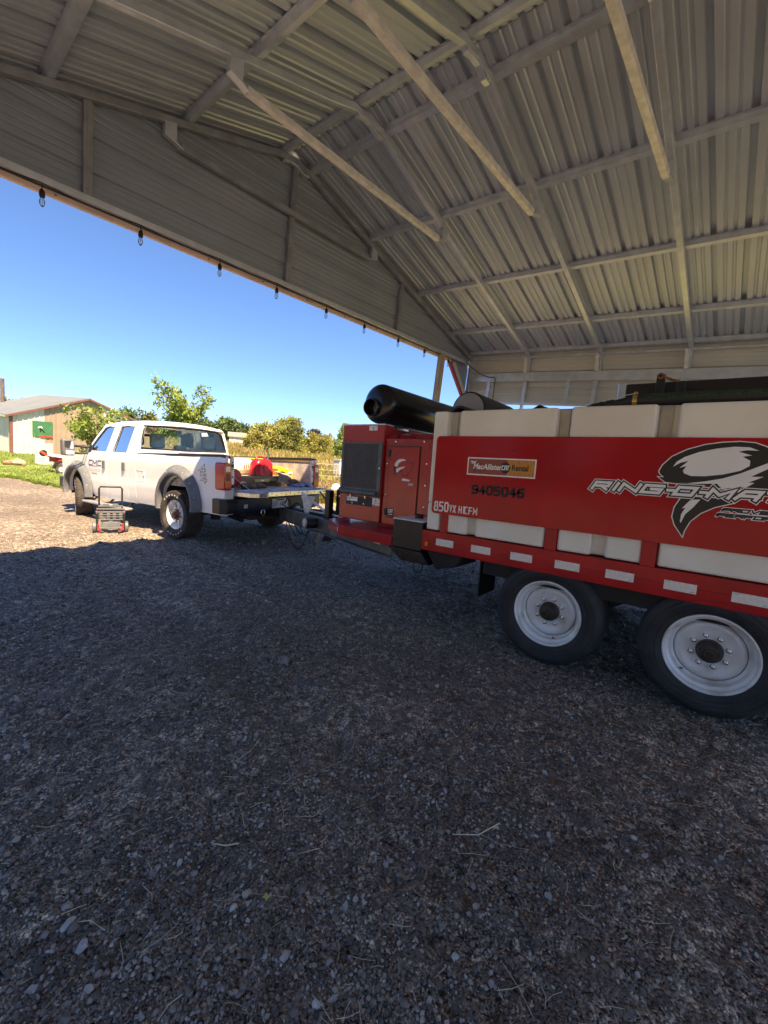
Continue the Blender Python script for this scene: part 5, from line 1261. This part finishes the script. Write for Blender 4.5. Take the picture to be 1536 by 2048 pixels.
mb = MB(); mb.tube([(1.28, -.60, 1.46), (1.30, -.60, 1.50), (1.35, -.60, 1.515), (1.45, -.60, 1.512), (1.50, -.60, 1.49), (1.51, -.60, 1.46)], .022, n=8); mb.build('can_handle', 'canred', cn, smooth=50)
mb = MB(); mb.box(1.36, 1.48, -.748, -.738, 1.22, 1.40); mb.build('can_rib', 'canred', cn, bevel=.006)
mb = MB(); mb.tube([(1.56, -.60, 1.45), (1.58, -.60, 1.51), (1.62, -.58, 1.56), (1.60, -.57, 1.62), (1.63, -.55, 1.68)], [.03, .022, .016, .013, .012], n=8); mb.build('spout', 'black', cn, smooth=50)
jg = load('water_jug', 'white drum shaped jug lying on its side in the truck bed beside the yellow bin', 'jug', 1.15, -.15, 1.155)
mb = MB(); mb.lathe([(-.02, 0), (-.02, .11), (0, .135), (.03, .152), (.06, .155), (.07, .148), (.08, .155), (.34, .157), (.36, .15), (.38, .157), (.46, .155), (.50, .13), (.51, .06), (.51, 0)], (1.48, -.2, 1.315), (-1, .12, 0), 36); mb.build('jug_body', 'cooler', jg, smooth=40)
mb = MB(); mb.lathe([(-.06, .05), (-.02, .055)], (1.48, -.2, 1.315), (-1, .12, 0), 20); mb.lathe([(-.06, 0), (-.06, .05)], (1.48, -.2, 1.315), (-1, .12, 0), 20); mb.build('jug_cap', 'cooler', jg, smooth=40)
mb = MB()
for k in range(5): mb.box(1.22+k*.045, 1.245+k*.045, -.362, -.356, 1.33, 1.40)
mb.box(1.24, 1.40, -.352, -.345, 1.25, 1.275); mb.build('jug_label', 'wood', jg)
yb = load('storage_bin', 'yellow plastic bin standing behind the red petrol can', 'bin', 1.62, .0, 1.155)
mb = MB(); mb.prism([(1.50, 1.157), (1.88, 1.157), (1.92, 1.46), (1.46, 1.46)], lambda u, v, w_: (u, w_, v), -.12, .26); mb.box(1.44, 1.94, -.14, .28, 1.46, 1.48); mb.build('bin_body', 'yellow', yb, bevel=.012)
mb = MB(); mb.box(1.60, 1.78, -.135, -.12, 1.25, 1.36); mb.build('bin_recess', 'yellow', yb, bevel=.004)
ys_ = load('yellow_case', 'yellow tool case tilted against the right bed wall', 'case', 2.0, -.45, .965)
mb = MB(); pc = [(1.82, 1.30), (1.90, 1.345), (2.22, 1.25), (2.255, 1.20), (2.25, 1.06), (2.19, 1.06), (2.18, 1.17), (1.95, 1.24), (1.84, 1.22)]
mb.prism(pc, lambda u, v, w_: (u, w_, v), -.62, -.40); mb.prism([(1.86, .97), (2.2, .97), (2.2, 1.16), (1.86, 1.22)], lambda u, v, w_: (u, w_, v), -.58, -.42, 0); mb.build('case_body', 'yellow', ys_, bevel=.01)
mb = MB(); mb.box(2.10, 2.22, -.635, -.62, 1.20, 1.24); mb.build('case_label', 'whitedec', ys_)
gc = load('canvas_sheet', 'stiff folded grey canvas draped over the board edge', 'canvas', 1.85, -.80, 1.16)
P = [[(1.66+.40*i/5-.05*j/4+.012*math.sin(i*2.1+j), -.80-.05*j/4-.05*math.sin(i*.8+j*.9)*.5+.10*(j == 0), 1.255-.012*i-.20*j/4+.012*math.sin(i*1.7+j*1.3)) for i in range(6)] for j in range(5)]
mb = MB(); mb.grid(P); mb.grid([[(p[0], p[1]+.012, p[2]-.004) for p in r_] for r_ in P]); mb.build('canvas', 'cloth', gc, smooth=25)
bgx = load('feed_bag', 'crumpled blue and white bag lying on the tailgate end of the bed', 'bag', 2.0, -1.05, .965)
P = [[(1.80+.40*i/6, -1.22+.28*j/4, .975+.06*math.sin(i/6*math.pi)*math.sin((j+.5)/5*math.pi)+.022*math.sin(i*2.3+j*1.9)) for i in range(7)] for j in range(5)]
mb = MB(); mb.grid(P); mb.poly([(1.80, -1.22, .964), (2.2, -1.22, .964), (2.2, -.94, .964), (1.8, -.94, .964)]); mb.build('bag', 'bluecloth', bgx, smooth=20)
rg_ = load('leather_roll', 'rolled brown leather bundle by the right bed wall', 'bundle', 2.1, -.85, .965)
mb = MB(); mb.lathe([(0, 0), (0, .05), (.03, .07), (.2, .075), (.30, .06), (.32, 0)], (1.92, -.80, 1.03), (1, .1, 0), 16); mb.build('bundle', 'brownglove', rg_, smooth=60)
bt = load('work_boots', 'pair of muddy brown work boots lying on the bed floor behind the left tail lamp', 'boots', .75, -1.0, .965)
for k, (l, s_) in enumerate(((.62, -1.08), (.88, -1.04))):
    mb = MB(); mb.tube([(l-.04, s_, 1.015), (l+.04, s_-.02, 1.022), (l+.13, s_-.04, 1.012), (l+.19, s_-.05, .998), (l+.225, s_-.05, .99)], [.042, .056, .048, .040, .022], n=12)
    bo_ = mb.build('boot', 'brownglove', bt, smooth=60)
    mb = MB(); mb.box(l-.05, l+.22, s_-.07, s_+.02, .964, .978); mb.build('sole', 'black', bo_, bevel=.004)
    mb = MB(); mb.lathe([(-.002, .035), (-.003, 0)], (l-.042, s_, 1.015), (-1, .2, 0), 12); mb.build('boot_opening', 'black', bo_)
rl = load('cable_reel', 'round red reel standing inside the bed behind the left tail lamp', 'reel', .47, -.9, .965)
mb = MB(); mb.lathe([(0, 0), (0, .15), (.012, .165), (.03, .165), (.035, .07), (.11, .07), (.115, .165), (.14, .165), (.14, 0)], (.50, -.98, 1.14), (0, 1, .1), 32); mb.build('reel', 'redacc', rl, smooth=40)
lv = load('spirit_level', 'yellow spirit level tucked beneath the plywood board', 'spirit level', 1.2, -.86, 1.08)
mb = MB(); mb.box(1.05, 1.40, -.86, -.83, 1.06, 1.115); mb.build('level_body', 'leaf_yellow', lv, bevel=.004)
mb = MB(); mb.box(1.19, 1.26, -.864, -.86, 1.075, 1.10); mb.build('vial', 'lens', lv)
rs_ = load('red_strip_light', 'thin red clearance lamp strip lying on the front edge of the truck bed', 'lamp', 1.2, 1.44, 1.5)
mb = MB(); mb.box(1.0, 1.46, 1.44, 1.47, 1.482, 1.512); mb.build('strip', 'redacc', rs_, bevel=.004)

# ================================================================== TOOL CART
ct_dir = Vector((.95, -.31, 0)).normalized(); ct_up = Vector((0, 0, 1)); ct_f = ct_up.cross(ct_dir)
CM = Matrix((ct_dir, ct_f, ct_up)).transposed()
cc = Vector((3.02, 8.52, float(ground_z(3.02, 8.52))))
kt = thing('tool_cart', 'black folding tool cart with red wheel brackets on sunlit gravel beside the truck', 'cart', cc, CM)
W2 = .27
mb = MB(); mb.tube([(-.175, .02, .40), (-.175, .02, .80), (-.155, .02, .835), (.155, .02, .835), (.175, .02, .80), (.175, .02, .40)], .015, n=10); mb.build('handle', 'black', kt, smooth=60)
mb = MB(); mb.box(-.225, .225, 0, .07, .36, .395); mb.box(-.215, .215, -.005, .06, .42, .45); mb.box(-.19, .19, .0, .05, .47, .50); mb.box(-.12, -.02, .0, .05, .50, .53); mb.box(.03, .12, .0, .05, .50, .53); mb.box(-.21, .21, -.02, .02, .325, .34); mb.box(-.205, .205, -.02, .03, .285, .30); mb.box(-.20, .20, -.03, .03, .235, .255)
for x_ in (-.17, -.06, .03, .13): mb.box(x_, x_+.05, -.015, .04, .255, .36)
mb.build('folding_rack', 'greyplastic', kt, bevel=.005)
mb = MB(); mb.box(-.17, .17, -.06, -.02, .085, .115); mb.prism([(-.13, .115), (.13, .115), (.11, .20), (.045, .20), (.03, .225), (-.03, .225), (-.045, .20), (-.11, .20)], lambda u, v, w_: (u, w_, v), -.045, -.01); mb.box(-.15, .15, -.01, .05, .12, .24); mb.build('toe_board', 'flare', kt, bevel=.005)
mb = MB()
for x_ in (-.225, .185): mb.box(x_, x_+.04, -.03, .05, .06, .36)
for x_ in (-.15, .14): mb.box(x_-.03, x_+.04, .0, .12, .40, .425)
mb.build('side_frame', 'black', kt, bevel=.005)
for x_ in (-.245, .245):
    mb = MB(); mb.lathe([(-.03, 0), (-.03, .06), (-.028, .095), (-.02, .105), (.02, .105), (.028, .095), (.03, .06), (.03, 0)], (x_, .03, .108), (1, 0, 0), 28); wl_ = mb.build('wheel', 'greyplastic', kt, smooth=35)
    mb = MB(); mb.lathe([(-.034, .035), (-.036, 0)], (x_, .03, .108), (1, 0, 0), 16); mb.lathe([(.034, .035), (.036, 0)], (x_, .03, .108), (1, 0, 0), 16); mb.build('wheel_cap', 'redacc', wl_)
    sg = 1 if x_ > 0 else -1
    mb = MB(); mb.box(*sorted((x_-sg*.045, x_-sg*.075)), -.05, .02, .05, .17); mb.box(*sorted((x_-sg*.045, x_-sg*.11)), -.055, -.03, .05, .085); mb.build('wheel_bracket', 'redacc', kt, bevel=.005)
    mb = MB(); mb.box(*sorted((x_-sg*.02, x_-sg*.06)), .02, .09, .355, .40); mb.build('hinge_block', 'redacc', kt, bevel=.006)
    mb = MB(); mb.lathe([(-.012, .03), (.012, .03)], (x_-sg*.12, -.07, .03), (1, 0, 0), 14); mb.lathe([(-.012, 0), (-.012, .03)], (x_-sg*.12, -.07, .03), (1, 0, 0), 14); mb.lathe([(.012, .03), (.012, 0)], (x_-sg*.12, -.07, .03), (1, 0, 0), 14); mb.box(x_-sg*.12-.012, x_-sg*.12+.012, -.08, -.05, .04, .09); mb.build('caster', 'black', kt)
# wheel chock / plug lying by the tongue
bx, by = 5.84, 5.84; bz = float(ground_z(bx, by))
bk = thing('trailer_plug', 'black rubber block with a silver rim lying on gravel near the trailer tongue', 'block', (bx, by, bz))
mb = MB(); mb.prism([(-.10, 0), (.09, 0), (.09, .10), (.0, .125), (-.07, .08)], lambda u, v, w_: (bx+u*.8+w_*.6, by-u*.6+w_*.8, bz+.005+v), -.06, .06); mb.build('block_body', 'black', bk, bevel=.012)
mb = MB(); mb.tube([(bx-.12, by+.03, bz+.02), (bx-.09, by+.04, bz+.08), (bx-.03, by+.02, bz+.12)], .008, n=6); mb.build('rim', 'alum', bk)
mb = MB(); mb.tube([(bx+.06, by-.06, bz+.03), (bx+.14, by-.1, bz+.02), (bx+.2, by-.12, bz+.03)], .01, n=6); mb.build('strap_end', 'black', bk)

# ================================================================== SHED, LAWN THINGS
S0 = Vector((7.25, 37.3, 0)); S1 = Vector((16.2, 37.5, 0)); ex = (S1-S0).normalized(); WS = (S1-S0).length; ey = Vector((-ex.y, ex.x, 0))
sz0 = .72
ez_ = (B2W @ Vector((0, 0, 1))).normalized(); ey = ez_.cross(ex).normalized(); ex = ey.cross(ez_)
SM = Matrix((ex, ey, ez_)).transposed()
sd_ = thing('shed', 'low tan and white metal shed with brown red trim behind the lawn', 'shed', (S0.x, S0.y, sz0), SM)
EV, PK = 2.76, 4.42; LEN = 10.6
def rz(x): return EV+(PK-EV)*(1-abs(2*x/WS-1))
x = 0.; pw = .305; split = .17*WS
k = 0
proto_p = {}
while x < WS-.02:
    x1 = min(WS, x+pw*3); mb = MB(); P0_ = []
    u = x
    prof_ = []
    while u < x1-1e-4:
        for du, h in ((0, 0), (.022, .045), (.062, .045), (.084, 0)): prof_.append((min(u+du, x1), h))
        u += pw
    prof_.append((x1, 0))
    mb.grid([[(a_, -h, 0) for a_, h in prof_], [(a_, -h, rz(a_)) for a_, h in prof_]])
    mb.build('wall_panel', 'cream' if (x < split or .60*WS < x < .74*WS) else 'tan', sd_); x = x1
mb = MB()
prof_ = []
for k in range(int(LEN/pw)):
    for du, h in ((0, 0), (.018, .022), (.05, .022), (.068, 0)): prof_.append((k*pw+du, h))
mb.grid([[(-h, a_, 0) for a_, h in prof_], [(-h, a_, EV) for a_, h in prof_]]); mb.build('side_wall', 'cream', sd_)
mb = MB(); mb.poly([(WS, 0, 0), (WS, LEN, 0), (WS, LEN, EV), (WS, 0, EV)]); mb.poly([(0, LEN, 0), (WS, LEN, 0), (WS, LEN, EV), (WS/2, LEN, PK), (0, LEN, EV)]); mb.build('back_wall', 'cream', sd_)
sl_ = (PK-EV)/(WS/2)
for a_, b_ in ((-.30, WS/2), (WS+.30, WS/2)):
    mb = MB(); ys__ = []
    for k in range(int((LEN+.4)/pw)+1):
        for du, h in ((0, 0), (.02, .02), (.05, .02), (.07, 0)): ys__.append((-.22+k*pw+du, h))
    za = EV-sl_*.30; mb.grid([[(a_, y, za+.05+h) for y, h in ys__], [(b_, y, PK+.05+h) for y, h in ys__]]); mb.grid([[(a_, y, za+.03) for y in (-.2, LEN+.2)], [(b_, y, PK+.03) for y in (-.2, LEN+.2)]])
    mb.build('roof_slope', 'shedroof', sd_)
    mb = MB(); mb.bar((a_, -.23, za-.02), (b_, -.23, PK-.02), .05, .12, (0, 0, 1)); mb.build('rake_trim', 'redbrown', sd_)
    mb = MB(); mb.box(min(a_, a_+.06*(1 if a_ < 0 else -1)), max(a_, a_+.06*(1 if a_ < 0 else -1)), -.2, LEN+.2, za-.09, za+.03); mb.build('gutter', 'cream', sd_)
mb = MB(); mb.box(-.04, .12, -.05, -.024, 0, EV-.02); mb.box(-.05, -.024, -.05, .12, 0, EV-.02); mb.build('corner_trim', 'redbrown', sd_)
def shed_w(u, v, z): return Vector((S0.x, S0.y, sz0))+SM @ Vector((u, v, z))
sg = thing('green_sign', 'faded green board with a small white and dark emblem on the shed wall', 'sign', shed_w(1.70, -.06, 1.95), SM); OFF[sg.name] = Vector((1.70, -.06, 1.95))
u0, u1 = 1.14, 2.28
mb = MB(); mb.box(u0, u1, -.075, -.045, 1.42, 2.48); sg0 = mb.build('board', 'green', sg, bevel=.004)
for k in range(1, 9): pass
mb = MB(); mb.box(u0+.36, u1, -.082, -.076, 1.38, 1.50); mb.build('red_band', 'redtractor', sg0)
mb = MB(); fn = lambda u, v, d: (u, -.0765-d, v)
mb.poly([fn(*p, .001) for p in ((1.42, 2.0), (1.50, 2.12), (1.62, 2.13), (1.72, 2.04), (1.66, 2.0), (1.58, 2.06), (1.50, 2.0))], 0); mb.poly([fn(*p, .0015) for p in ((1.48, 1.96), (1.58, 2.0), (1.66, 1.96), (1.86, 1.72), (1.78, 1.70), (1.64, 1.86), (1.60, 1.72), (1.54, 1.74), (1.56, 1.88))], 1)
mb.build('emblem', ['whitedec', 'blackdec'], sg0, recalc=False)
def gw(px, py): return float(gz(px, py))
# white panel leaning below the sign with a dark round hole
wx, wy = 6.68, 27.6; wz0 = gw(wx, wy)-.02
wb = thing('white_sheet', 'white painted sheet with a dark round opening standing in front of the shed', 'panel', (wx, wy, wz0), SM)
mb = MB(); mb.prism([(-.37, 0.12), (.0, .02), (.40, -.05), (.38, 1.16), (-.37, 1.16)], lambda u, v, w_: (u, w_, v), 0, .05); wbb = mb.build('sheet', 'cream', wb, bevel=.006)
mb = MB(); mb.box(.25, .265, -.01, .0, -.02, 1.15); mb.build('joint', 'greyplastic', wbb)
mb = MB(); mb.lathe([(.004, 0), (.012, .155), (.0, .17)], (-.03, 0, .66), (0, -1, 0), 24); hub_ = mb.build('round_opening', 'black', wb)
for o_ in (hub_,): o_.scale = (1, -1, 1)
o_.scale = (1, 1, 1)
mb = MB(); mb.lathe([(.014, .06), (.03, .05), (.034, 0)], (-.03, 0, .66), (0, -1, 0), 16); mb.build('fan_hub', 'galv', wb)
# red farm implement partly behind the truck
ix, iy = 6.3, 22.6; iz = gw(ix, iy)
im = thing('red_implement', 'red farm trailer implement with a small dark wheel on the lawn beside the white sheet', 'farm implement', (ix, iy, iz))
mb = MB(); mb.bar((5.45, 23.0, iz+.92), (5.80, 22.9, iz+.66), .09, .08); mb.bar((5.72, 22.9, iz+.60), (7.6, 22.5, iz+.52), .10, .20); mb.box(5.95, 7.8, 22.3, 23.1, iz+.40, iz+.60); mb.build('frame', 'redtractor', im, bevel=.01)
mb = MB(); mb.prism([(5.62, iz+.74), (6.6, iz+.60), (7.6, iz+.62), (7.6, iz+.66), (5.8, iz+.84)], lambda u, v, w_: (u, 22.75+w_, v), -.3, .3); mb.build('cover', 'cream', im, bevel=.01)
mb = MB(); mb.lathe([(-.08, .12), (-.08, .20), (-.05, .235), (.05, .235), (.08, .20), (.08, .12)], (5.98, 22.15, iz+.22), (-.35, -1, 0), 28); iw = mb.build('wheel', 'rubberdust', im, smooth=35)
mb = MB(); mb.lathe([(.07, .125), (.05, .11), (.06, .05), (.08, .03), (.08, 0)], (5.98, 22.15, iz+.22), (-.35, -1, 0), 20); mb.build('rim', 'galv', iw, smooth=35)
mb = MB(); mb.tube([(5.98+.31*math.cos(t)*.97, 22.13, iz+.22+.31*math.sin(t)) for t in np.linspace(.3, 3.1, 10)], .05, n=6); mb.build('mudguard', 'black', im, smooth=50)
rocklet('boulder', 5.25, 26.45, .46, .30, .26, -.3, 'rock', 'large orange brown boulder on the lawn in front of the shed corner', 'boulder', 21, .55, 3, .25)
# utility pole
px_, py_ = 8.72, 47.2; pz_ = gw(px_, py_)
po = thing('utility_pole', 'weathered wooden pole rising behind the shed roof at the far left', 'utility pole', (px_, py_, pz_))
mb = MB(); mb.tube([(px_, py_, pz_-.3), (px_, py_, 4), (px_, py_, 6.85)], [.19, .16, .14], n=14); mb.build('pole', 'pole', po, smooth=60)
mb = MB(); mb.lathe([(0, .145), (.03, .15), (.05, .0)], (px_, py_, 6.83), (0, 0, 1), 14); mb.build('pole_cap', 'galv', po, smooth=40)

# ================================================================== TREES
def leaves(name, pts, n_each, spread, size, m, parent, seed, flat=.6):
    rg = np.random.default_rng(seed); C = np.repeat(np.asarray(pts), n_each, 0); n = len(C)
    P = C+rg.normal(0, 1, (n, 3))*np.array([spread, spread, spread*.75])
    s = size*rg.uniform(.6, 1.3, n)
    a_ = rg.normal(0, 1, (n, 3)); a_ /= np.linalg.norm(a_, axis=1)[:, None]; b_ = rg.normal(0, 1, (n, 3)); b_ -= a_*(a_*b_).sum(1)[:, None]; b_ /= np.linalg.norm(b_, axis=1)[:, None]
    a_ *= s[:, None]; b_ *= (s*flat)[:, None]
    V = np.stack([P-a_, P+b_*.9-a_*.1, P+a_, P-b_*.9-a_*.1], 1).reshape(-1, 3)
    return npmesh(name, V, np.arange(4*n).reshape(n, 4), m, parent=parent)
def tree(name, label, x, y, height, width, m, seed, trunk=.35, base=0., nb=46, n_each=26, size=.16, spread=.32, tw__=.09, shape='round', group='trees beyond the yard', lean=0, skirt=.25):
    z0 = float(gz(x, y))+base; t = thing(name, label, 'tree', (x, y, z0), group=group); rg = random.Random(seed)
    top = Vector((x+lean, y, z0+height*.86)); tb_ = [Vector((x, y, z0-.2)), Vector((x+lean*.3, y, z0+height*trunk)), top]
    mb = MB(); mb.tube([tb_[0], tb_[0].lerp(tb_[1], .5)+Vector((rg.uniform(-.1, .1)*tw__*4, 0, 0)), tb_[1], tb_[1].lerp(top, .6), top], [tw__*1.25, tw__, tw__*.85, tw__*.45, tw__*.12], n=9)
    pts = []
    for k in range(nb):
        f = rg.random(); hgt = height*(skirt+(.97-skirt)*f); az = rg.uniform(0, 2*math.pi)
        if shape == 'round': rad = width/2*math.sqrt(max(.05, 1-((f-.42)/.62)**2))
        elif shape == 'cone': rad = width/2*(1.02-f)**.75
        elif shape == 'vase': rad = width/2*(.35+.75*f)*(1 if f < .85 else .75)
        else: rad = width/2*math.sqrt(max(.08, 1-((f-.5)/.62)**2))*1.05
        rad *= rg.uniform(.45, 1.0)**.7
        e = Vector((x+lean*hgt/height+rad*math.cos(az), y+rad*math.sin(az), z0+hgt)); s_ = tb_[1].lerp(top, min(1, max(0, (hgt/height-.25)*.8)))
        mid = s_.lerp(e, .55)+Vector((0, 0, .06*rad))
        mb.tube([s_, mid, e], [tw__*.28, tw__*.16, tw__*.05], n=5, caps=False)
        for q in (.45, .72, .9, 1.0, 1.08): pts.append(s_.lerp(e, q)+Vector((rg.gauss(0, .12), rg.gauss(0, .12), rg.gauss(0, .10)))*width*.12)
        if shape == 'willow':
            for q in range(4): pts.append(e-Vector((0, 0, .12*height*q)))
    mb.build('trunk', 'bark', t, smooth=60)
    leaves('crown', [tuple(p) for p in pts], n_each, spread, size, m, t, seed)
    return t
tree('young_tree', 'young leafy tree with thin branches in front of the shed wall', 7.45, 22.7, 3.15, 2.9, 'leafA', 3, trunk=.3, nb=40, n_each=12, size=.09, spread=.13, tw__=.06, shape='vase', group='young trees by the drive', skirt=.34)
tree('young_tree', 'young leafy tree rising above the white truck cab', 11.75, 23.2, 5.0, 3.4, 'leafA', 14, trunk=.3, nb=50, n_each=16, size=.10, spread=.14, tw__=.07, shape='vase', group='young trees by the drive', skirt=.36)
F = 'trees beyond the yard'
tree('broadleaf_tree', 'olive tree top showing above the shed roof beside the utility pole', 11.6, 58.9, 4.0, 4.6, 'leafC', 5, n_each=16, size=.2, spread=.4)
tree('broadleaf_tree', 'dark round tree showing between shed roof and young tree', 25.8, 65.1, 4.9, 3.6, 'leafB', 6, n_each=16, size=.2, spread=.4)
tree('broadleaf_tree', 'grey green tree just left of the tall young tree', 27.6, 64.4, 4.4, 2.6, 'leafC', 7, n_each=14, size=.2, spread=.35)
tree('oak_tree', 'dark rounded tree directly behind the white gabled house', 52.7, 85.0, 5.6, 4.6, 'leafB', 8, n_each=24, size=.26, spread=.5)
tree('oak_tree', 'lower dark tree right of the white gabled house', 55.6, 83.2, 4.7, 4.2, 'leafB', 9, n_each=24, size=.26, spread=.5)
tree('oak_tree', 'dark tree peeping over the right shoulder of the truck cab', 50.0, 87.0, 4.6, 3.4, 'leafB', 19, n_each=20, size=.26, spread=.45)
tree('shrub_tree', 'yellowish bushy tree nearest to the white house on its right', 45.9, 65.6, 3.6, 3.0, 'leafD', 10, n_each=26, size=.17, spread=.34, skirt=.08)
tree('shrub_tree', 'bare brownish thin bush between two yellow green trees', 47.3, 62.5, 3.0, 2.2, 'leafP', 20, n_each=7, size=.12, spread=.35, skirt=.1)
tree('broadleaf_tree', 'green tree with pointed top between the house and the big willow', 56.0, 76.8, 5.2, 4.4, 'leafC', 11, n_each=24, size=.24, spread=.45)
tree('willow_tree', 'big olive willow with a pale forked trunk behind the red can', 49.6, 60.2, 6.3, 5.6, 'leafC', 12, trunk=.3, nb=64, n_each=26, size=.17, spread=.36, tw__=.17, shape='willow', skirt=.14)
tree('willow_tree', 'yellow green willow arm on the left of the big willow', 47.6, 61.4, 4.7, 3.6, 'leafD', 22, trunk=.3, nb=44, n_each=24, size=.16, spread=.34, tw__=.12, shape='willow', skirt=.12)
tree('willow_tree', 'drooping bright willow right of the biggest tree in the meadow', 53.4, 56.7, 3.9, 4.2, 'leafD', 13, trunk=.3, nb=50, n_each=26, size=.15, spread=.32, tw__=.10, shape='willow', skirt=.1)
tree('spruce_tree', 'tall green spruce beside the red radiator housing', 52.3, 49.3, 5.8, 4.0, 'leafA', 15, trunk=.5, nb=80, n_each=20, size=.16, spread=.26, tw__=.12, shape='cone', skirt=.06)
tree('broadleaf_tree', 'purple brown leaved tree far behind the bright willow', 74.5, 81.0, 5.6, 3.4, 'leafP', 16, n_each=20, size=.28, spread=.4)
tree('shrub_tree', 'low yellow bush at the foot of the big willow', 51.3, 58.0, 1.7, 3.4, 'leafD', 17, n_each=20, size=.14, spread=.34, skirt=.05)
def woods():
    rg = np.random.default_rng(31); pts = []
    for k in range(150):
        az = math.radians(rg.uniform(14, 52)); d = rg.uniform(125, 160); x = d*math.sin(az); y = d*math.cos(az); z = float(gz(x, y)); h = rg.uniform(2.0, 5.0)
        for j in range(10): pts.append((x+rg.normal(0, 1.3), y+rg.normal(0, 1.3), z+h*rg.uniform(.1, 1)))
    pts2 = []
    for k in range(210):      # unseen trees added on the left to darken the side panel's reflection
        x = rg.uniform(-34, -25); y = rg.uniform(-16, 44)
        if abs(y-(1.9-.44*x)) < 1.6: continue
        h = rg.uniform(4.5, 9); z = float(gz(x, y))
        for j in range(12): pts2.append((x+rg.normal(0, .9), y+rg.normal(0, .9), z+h*rg.uniform(.03, 1)))
    tag(leaves('reflected_trees', pts2, 9, .6, .32, 'leafB', None, 33), 'unseen belt of dark trees on the left, added for the panel reflection', kind='stuff')
    tag(leaves('distant_woods', pts, 12, 1.0, .55, 'leafB', None, 32), 'far line of dark woods along the meadow edge', kind='stuff')
woods()

# ================================================================== HOUSES, FENCE, SMALL THINGS IN THE MEADOW
def house(name, label, x, y, rz_, W_, D_, e_, p_, base):
    z0 = float(gz(x, y))+base; Mr = Matrix.Rotation(rz_, 3, 'Z'); t = thing(name, label, 'house', (x, y, z0), Mr, 'houses beyond the meadow')
    mb = MB(); mb.box(0, W_, 0, D_, -.6, e_); wl = mb.build('wall', 'housewall', t)
    mb = MB(); mb.prism([(0, e_), (D_, e_), (D_/2, p_)], lambda u, v, w_: (w_, u, v), W_-.02, W_+.02); mb.prism([(0, e_), (D_, e_), (D_/2, p_)], lambda u, v, w_: (w_, u, v), -.02, .02); mb.build('gable', 'housegable', t)
    mb = MB()
    for s_ in (-1, 1):
        ya = -.35 if s_ < 0 else D_+.35; ze = e_-.35*(p_-e_)/(D_/2)
        mb.add([(-.3, ya, ze), (W_+.3, ya, ze), (W_+.3, D_/2, p_+.02), (-.3, D_/2, p_+.02), (-.3, ya, ze+.14), (W_+.3, ya, ze+.14), (W_+.3, D_/2, p_+.16), (-.3, D_/2, p_+.16)], [(0,1,2,3), (7,6,5,4), (0,4,5,1), (1,5,6,2), (2,6,7,3), (3,7,4,0)])
    mb.build('roof', 'houseroof', t)
    for k in range(3):
        x0 = W_*(.12+.30*k); mb = MB(); mb.box(x0, x0+W_*.13, -.05, .03, .75, e_-.45); w_ = mb.build('window', 'housegable', t); mb = MB(); mb.box(x0+.06, x0+W_*.13-.06, -.07, -.05, .81, e_-.51); mb.build('pane', 'window', w_)
    mb = MB(); mb.box(W_+.021, W_+.06, D_*.35, D_*.55, .75, e_-.4); mb.build('window', 'window', t)
    return t
house('house', 'low tan house with a white gable behind the truck cab', 50.4, 80.4, R(-33), 3.2, 3.0, 1.25, 2.0, .72)
house('house', 'small pale house half hidden behind yellow bushes', 59.2, 80.6, R(-33), 2.4, 2.2, .9, 1.5, .5)
bx_, by_ = 21.64, 20.78; bz_ = float(gz(bx_, by_))
wbx = thing('white_box', 'white box with a grey lid standing in the meadow beside the radiator', 'box', (bx_, by_, bz_))
mb = MB(); mb.box(bx_-.3, bx_+.3, by_-.3, by_+.3, bz_+.35, bz_+1.32); mb.build('box_body', 'cream', wbx, bevel=.02)
mb = MB(); mb.box(bx_-.34, bx_+.34, by_-.34, by_+.34, bz_+1.32, bz_+1.42); mb.build('lid', 'galv', wbx, bevel=.01)
mb = MB()
for sx in (-.25, .25):
    for sy in (-.25, .25): mb.box(bx_+sx-.04, bx_+sx+.04, by_+sy-.04, by_+sy+.04, bz_-.1, bz_+.35)
mb.build('stand_legs', 'post', wbx)
rocklet('pale_mound', 11.5, 11.15, .34, .34, .46, .3, 'cream', 'pale rounded cover on the grass between jack and radiator', 'cover', 33, .35, 3, .05)
fence = thing('wire_fence', 'thin wire fence on wooden posts crossing the meadow', 'fence', (18.8, 18.0, float(gz(18.8, 18.0))))
FP = [(12.2, 21.6), (14.4, 20.3), (16.6, 19.1), (18.6, 18.1), (20.8, 16.9), (23.0, 15.7)]
for k, (x, y) in enumerate(FP):
    z = float(gz(x, y)); mb = MB(); mb.tube([(x, y, z-.2), (x+.01, y, z+1.25)], .045, n=8); mb.build('post', 'post', fence, smooth=60)
for h in (.45, .80, 1.15):
    mb = MB(); mb.tube([(x, y-.05, float(gz(x, y))+h) for x, y in FP], .008, n=4); mb.build('wire', 'galv_dull', fence)
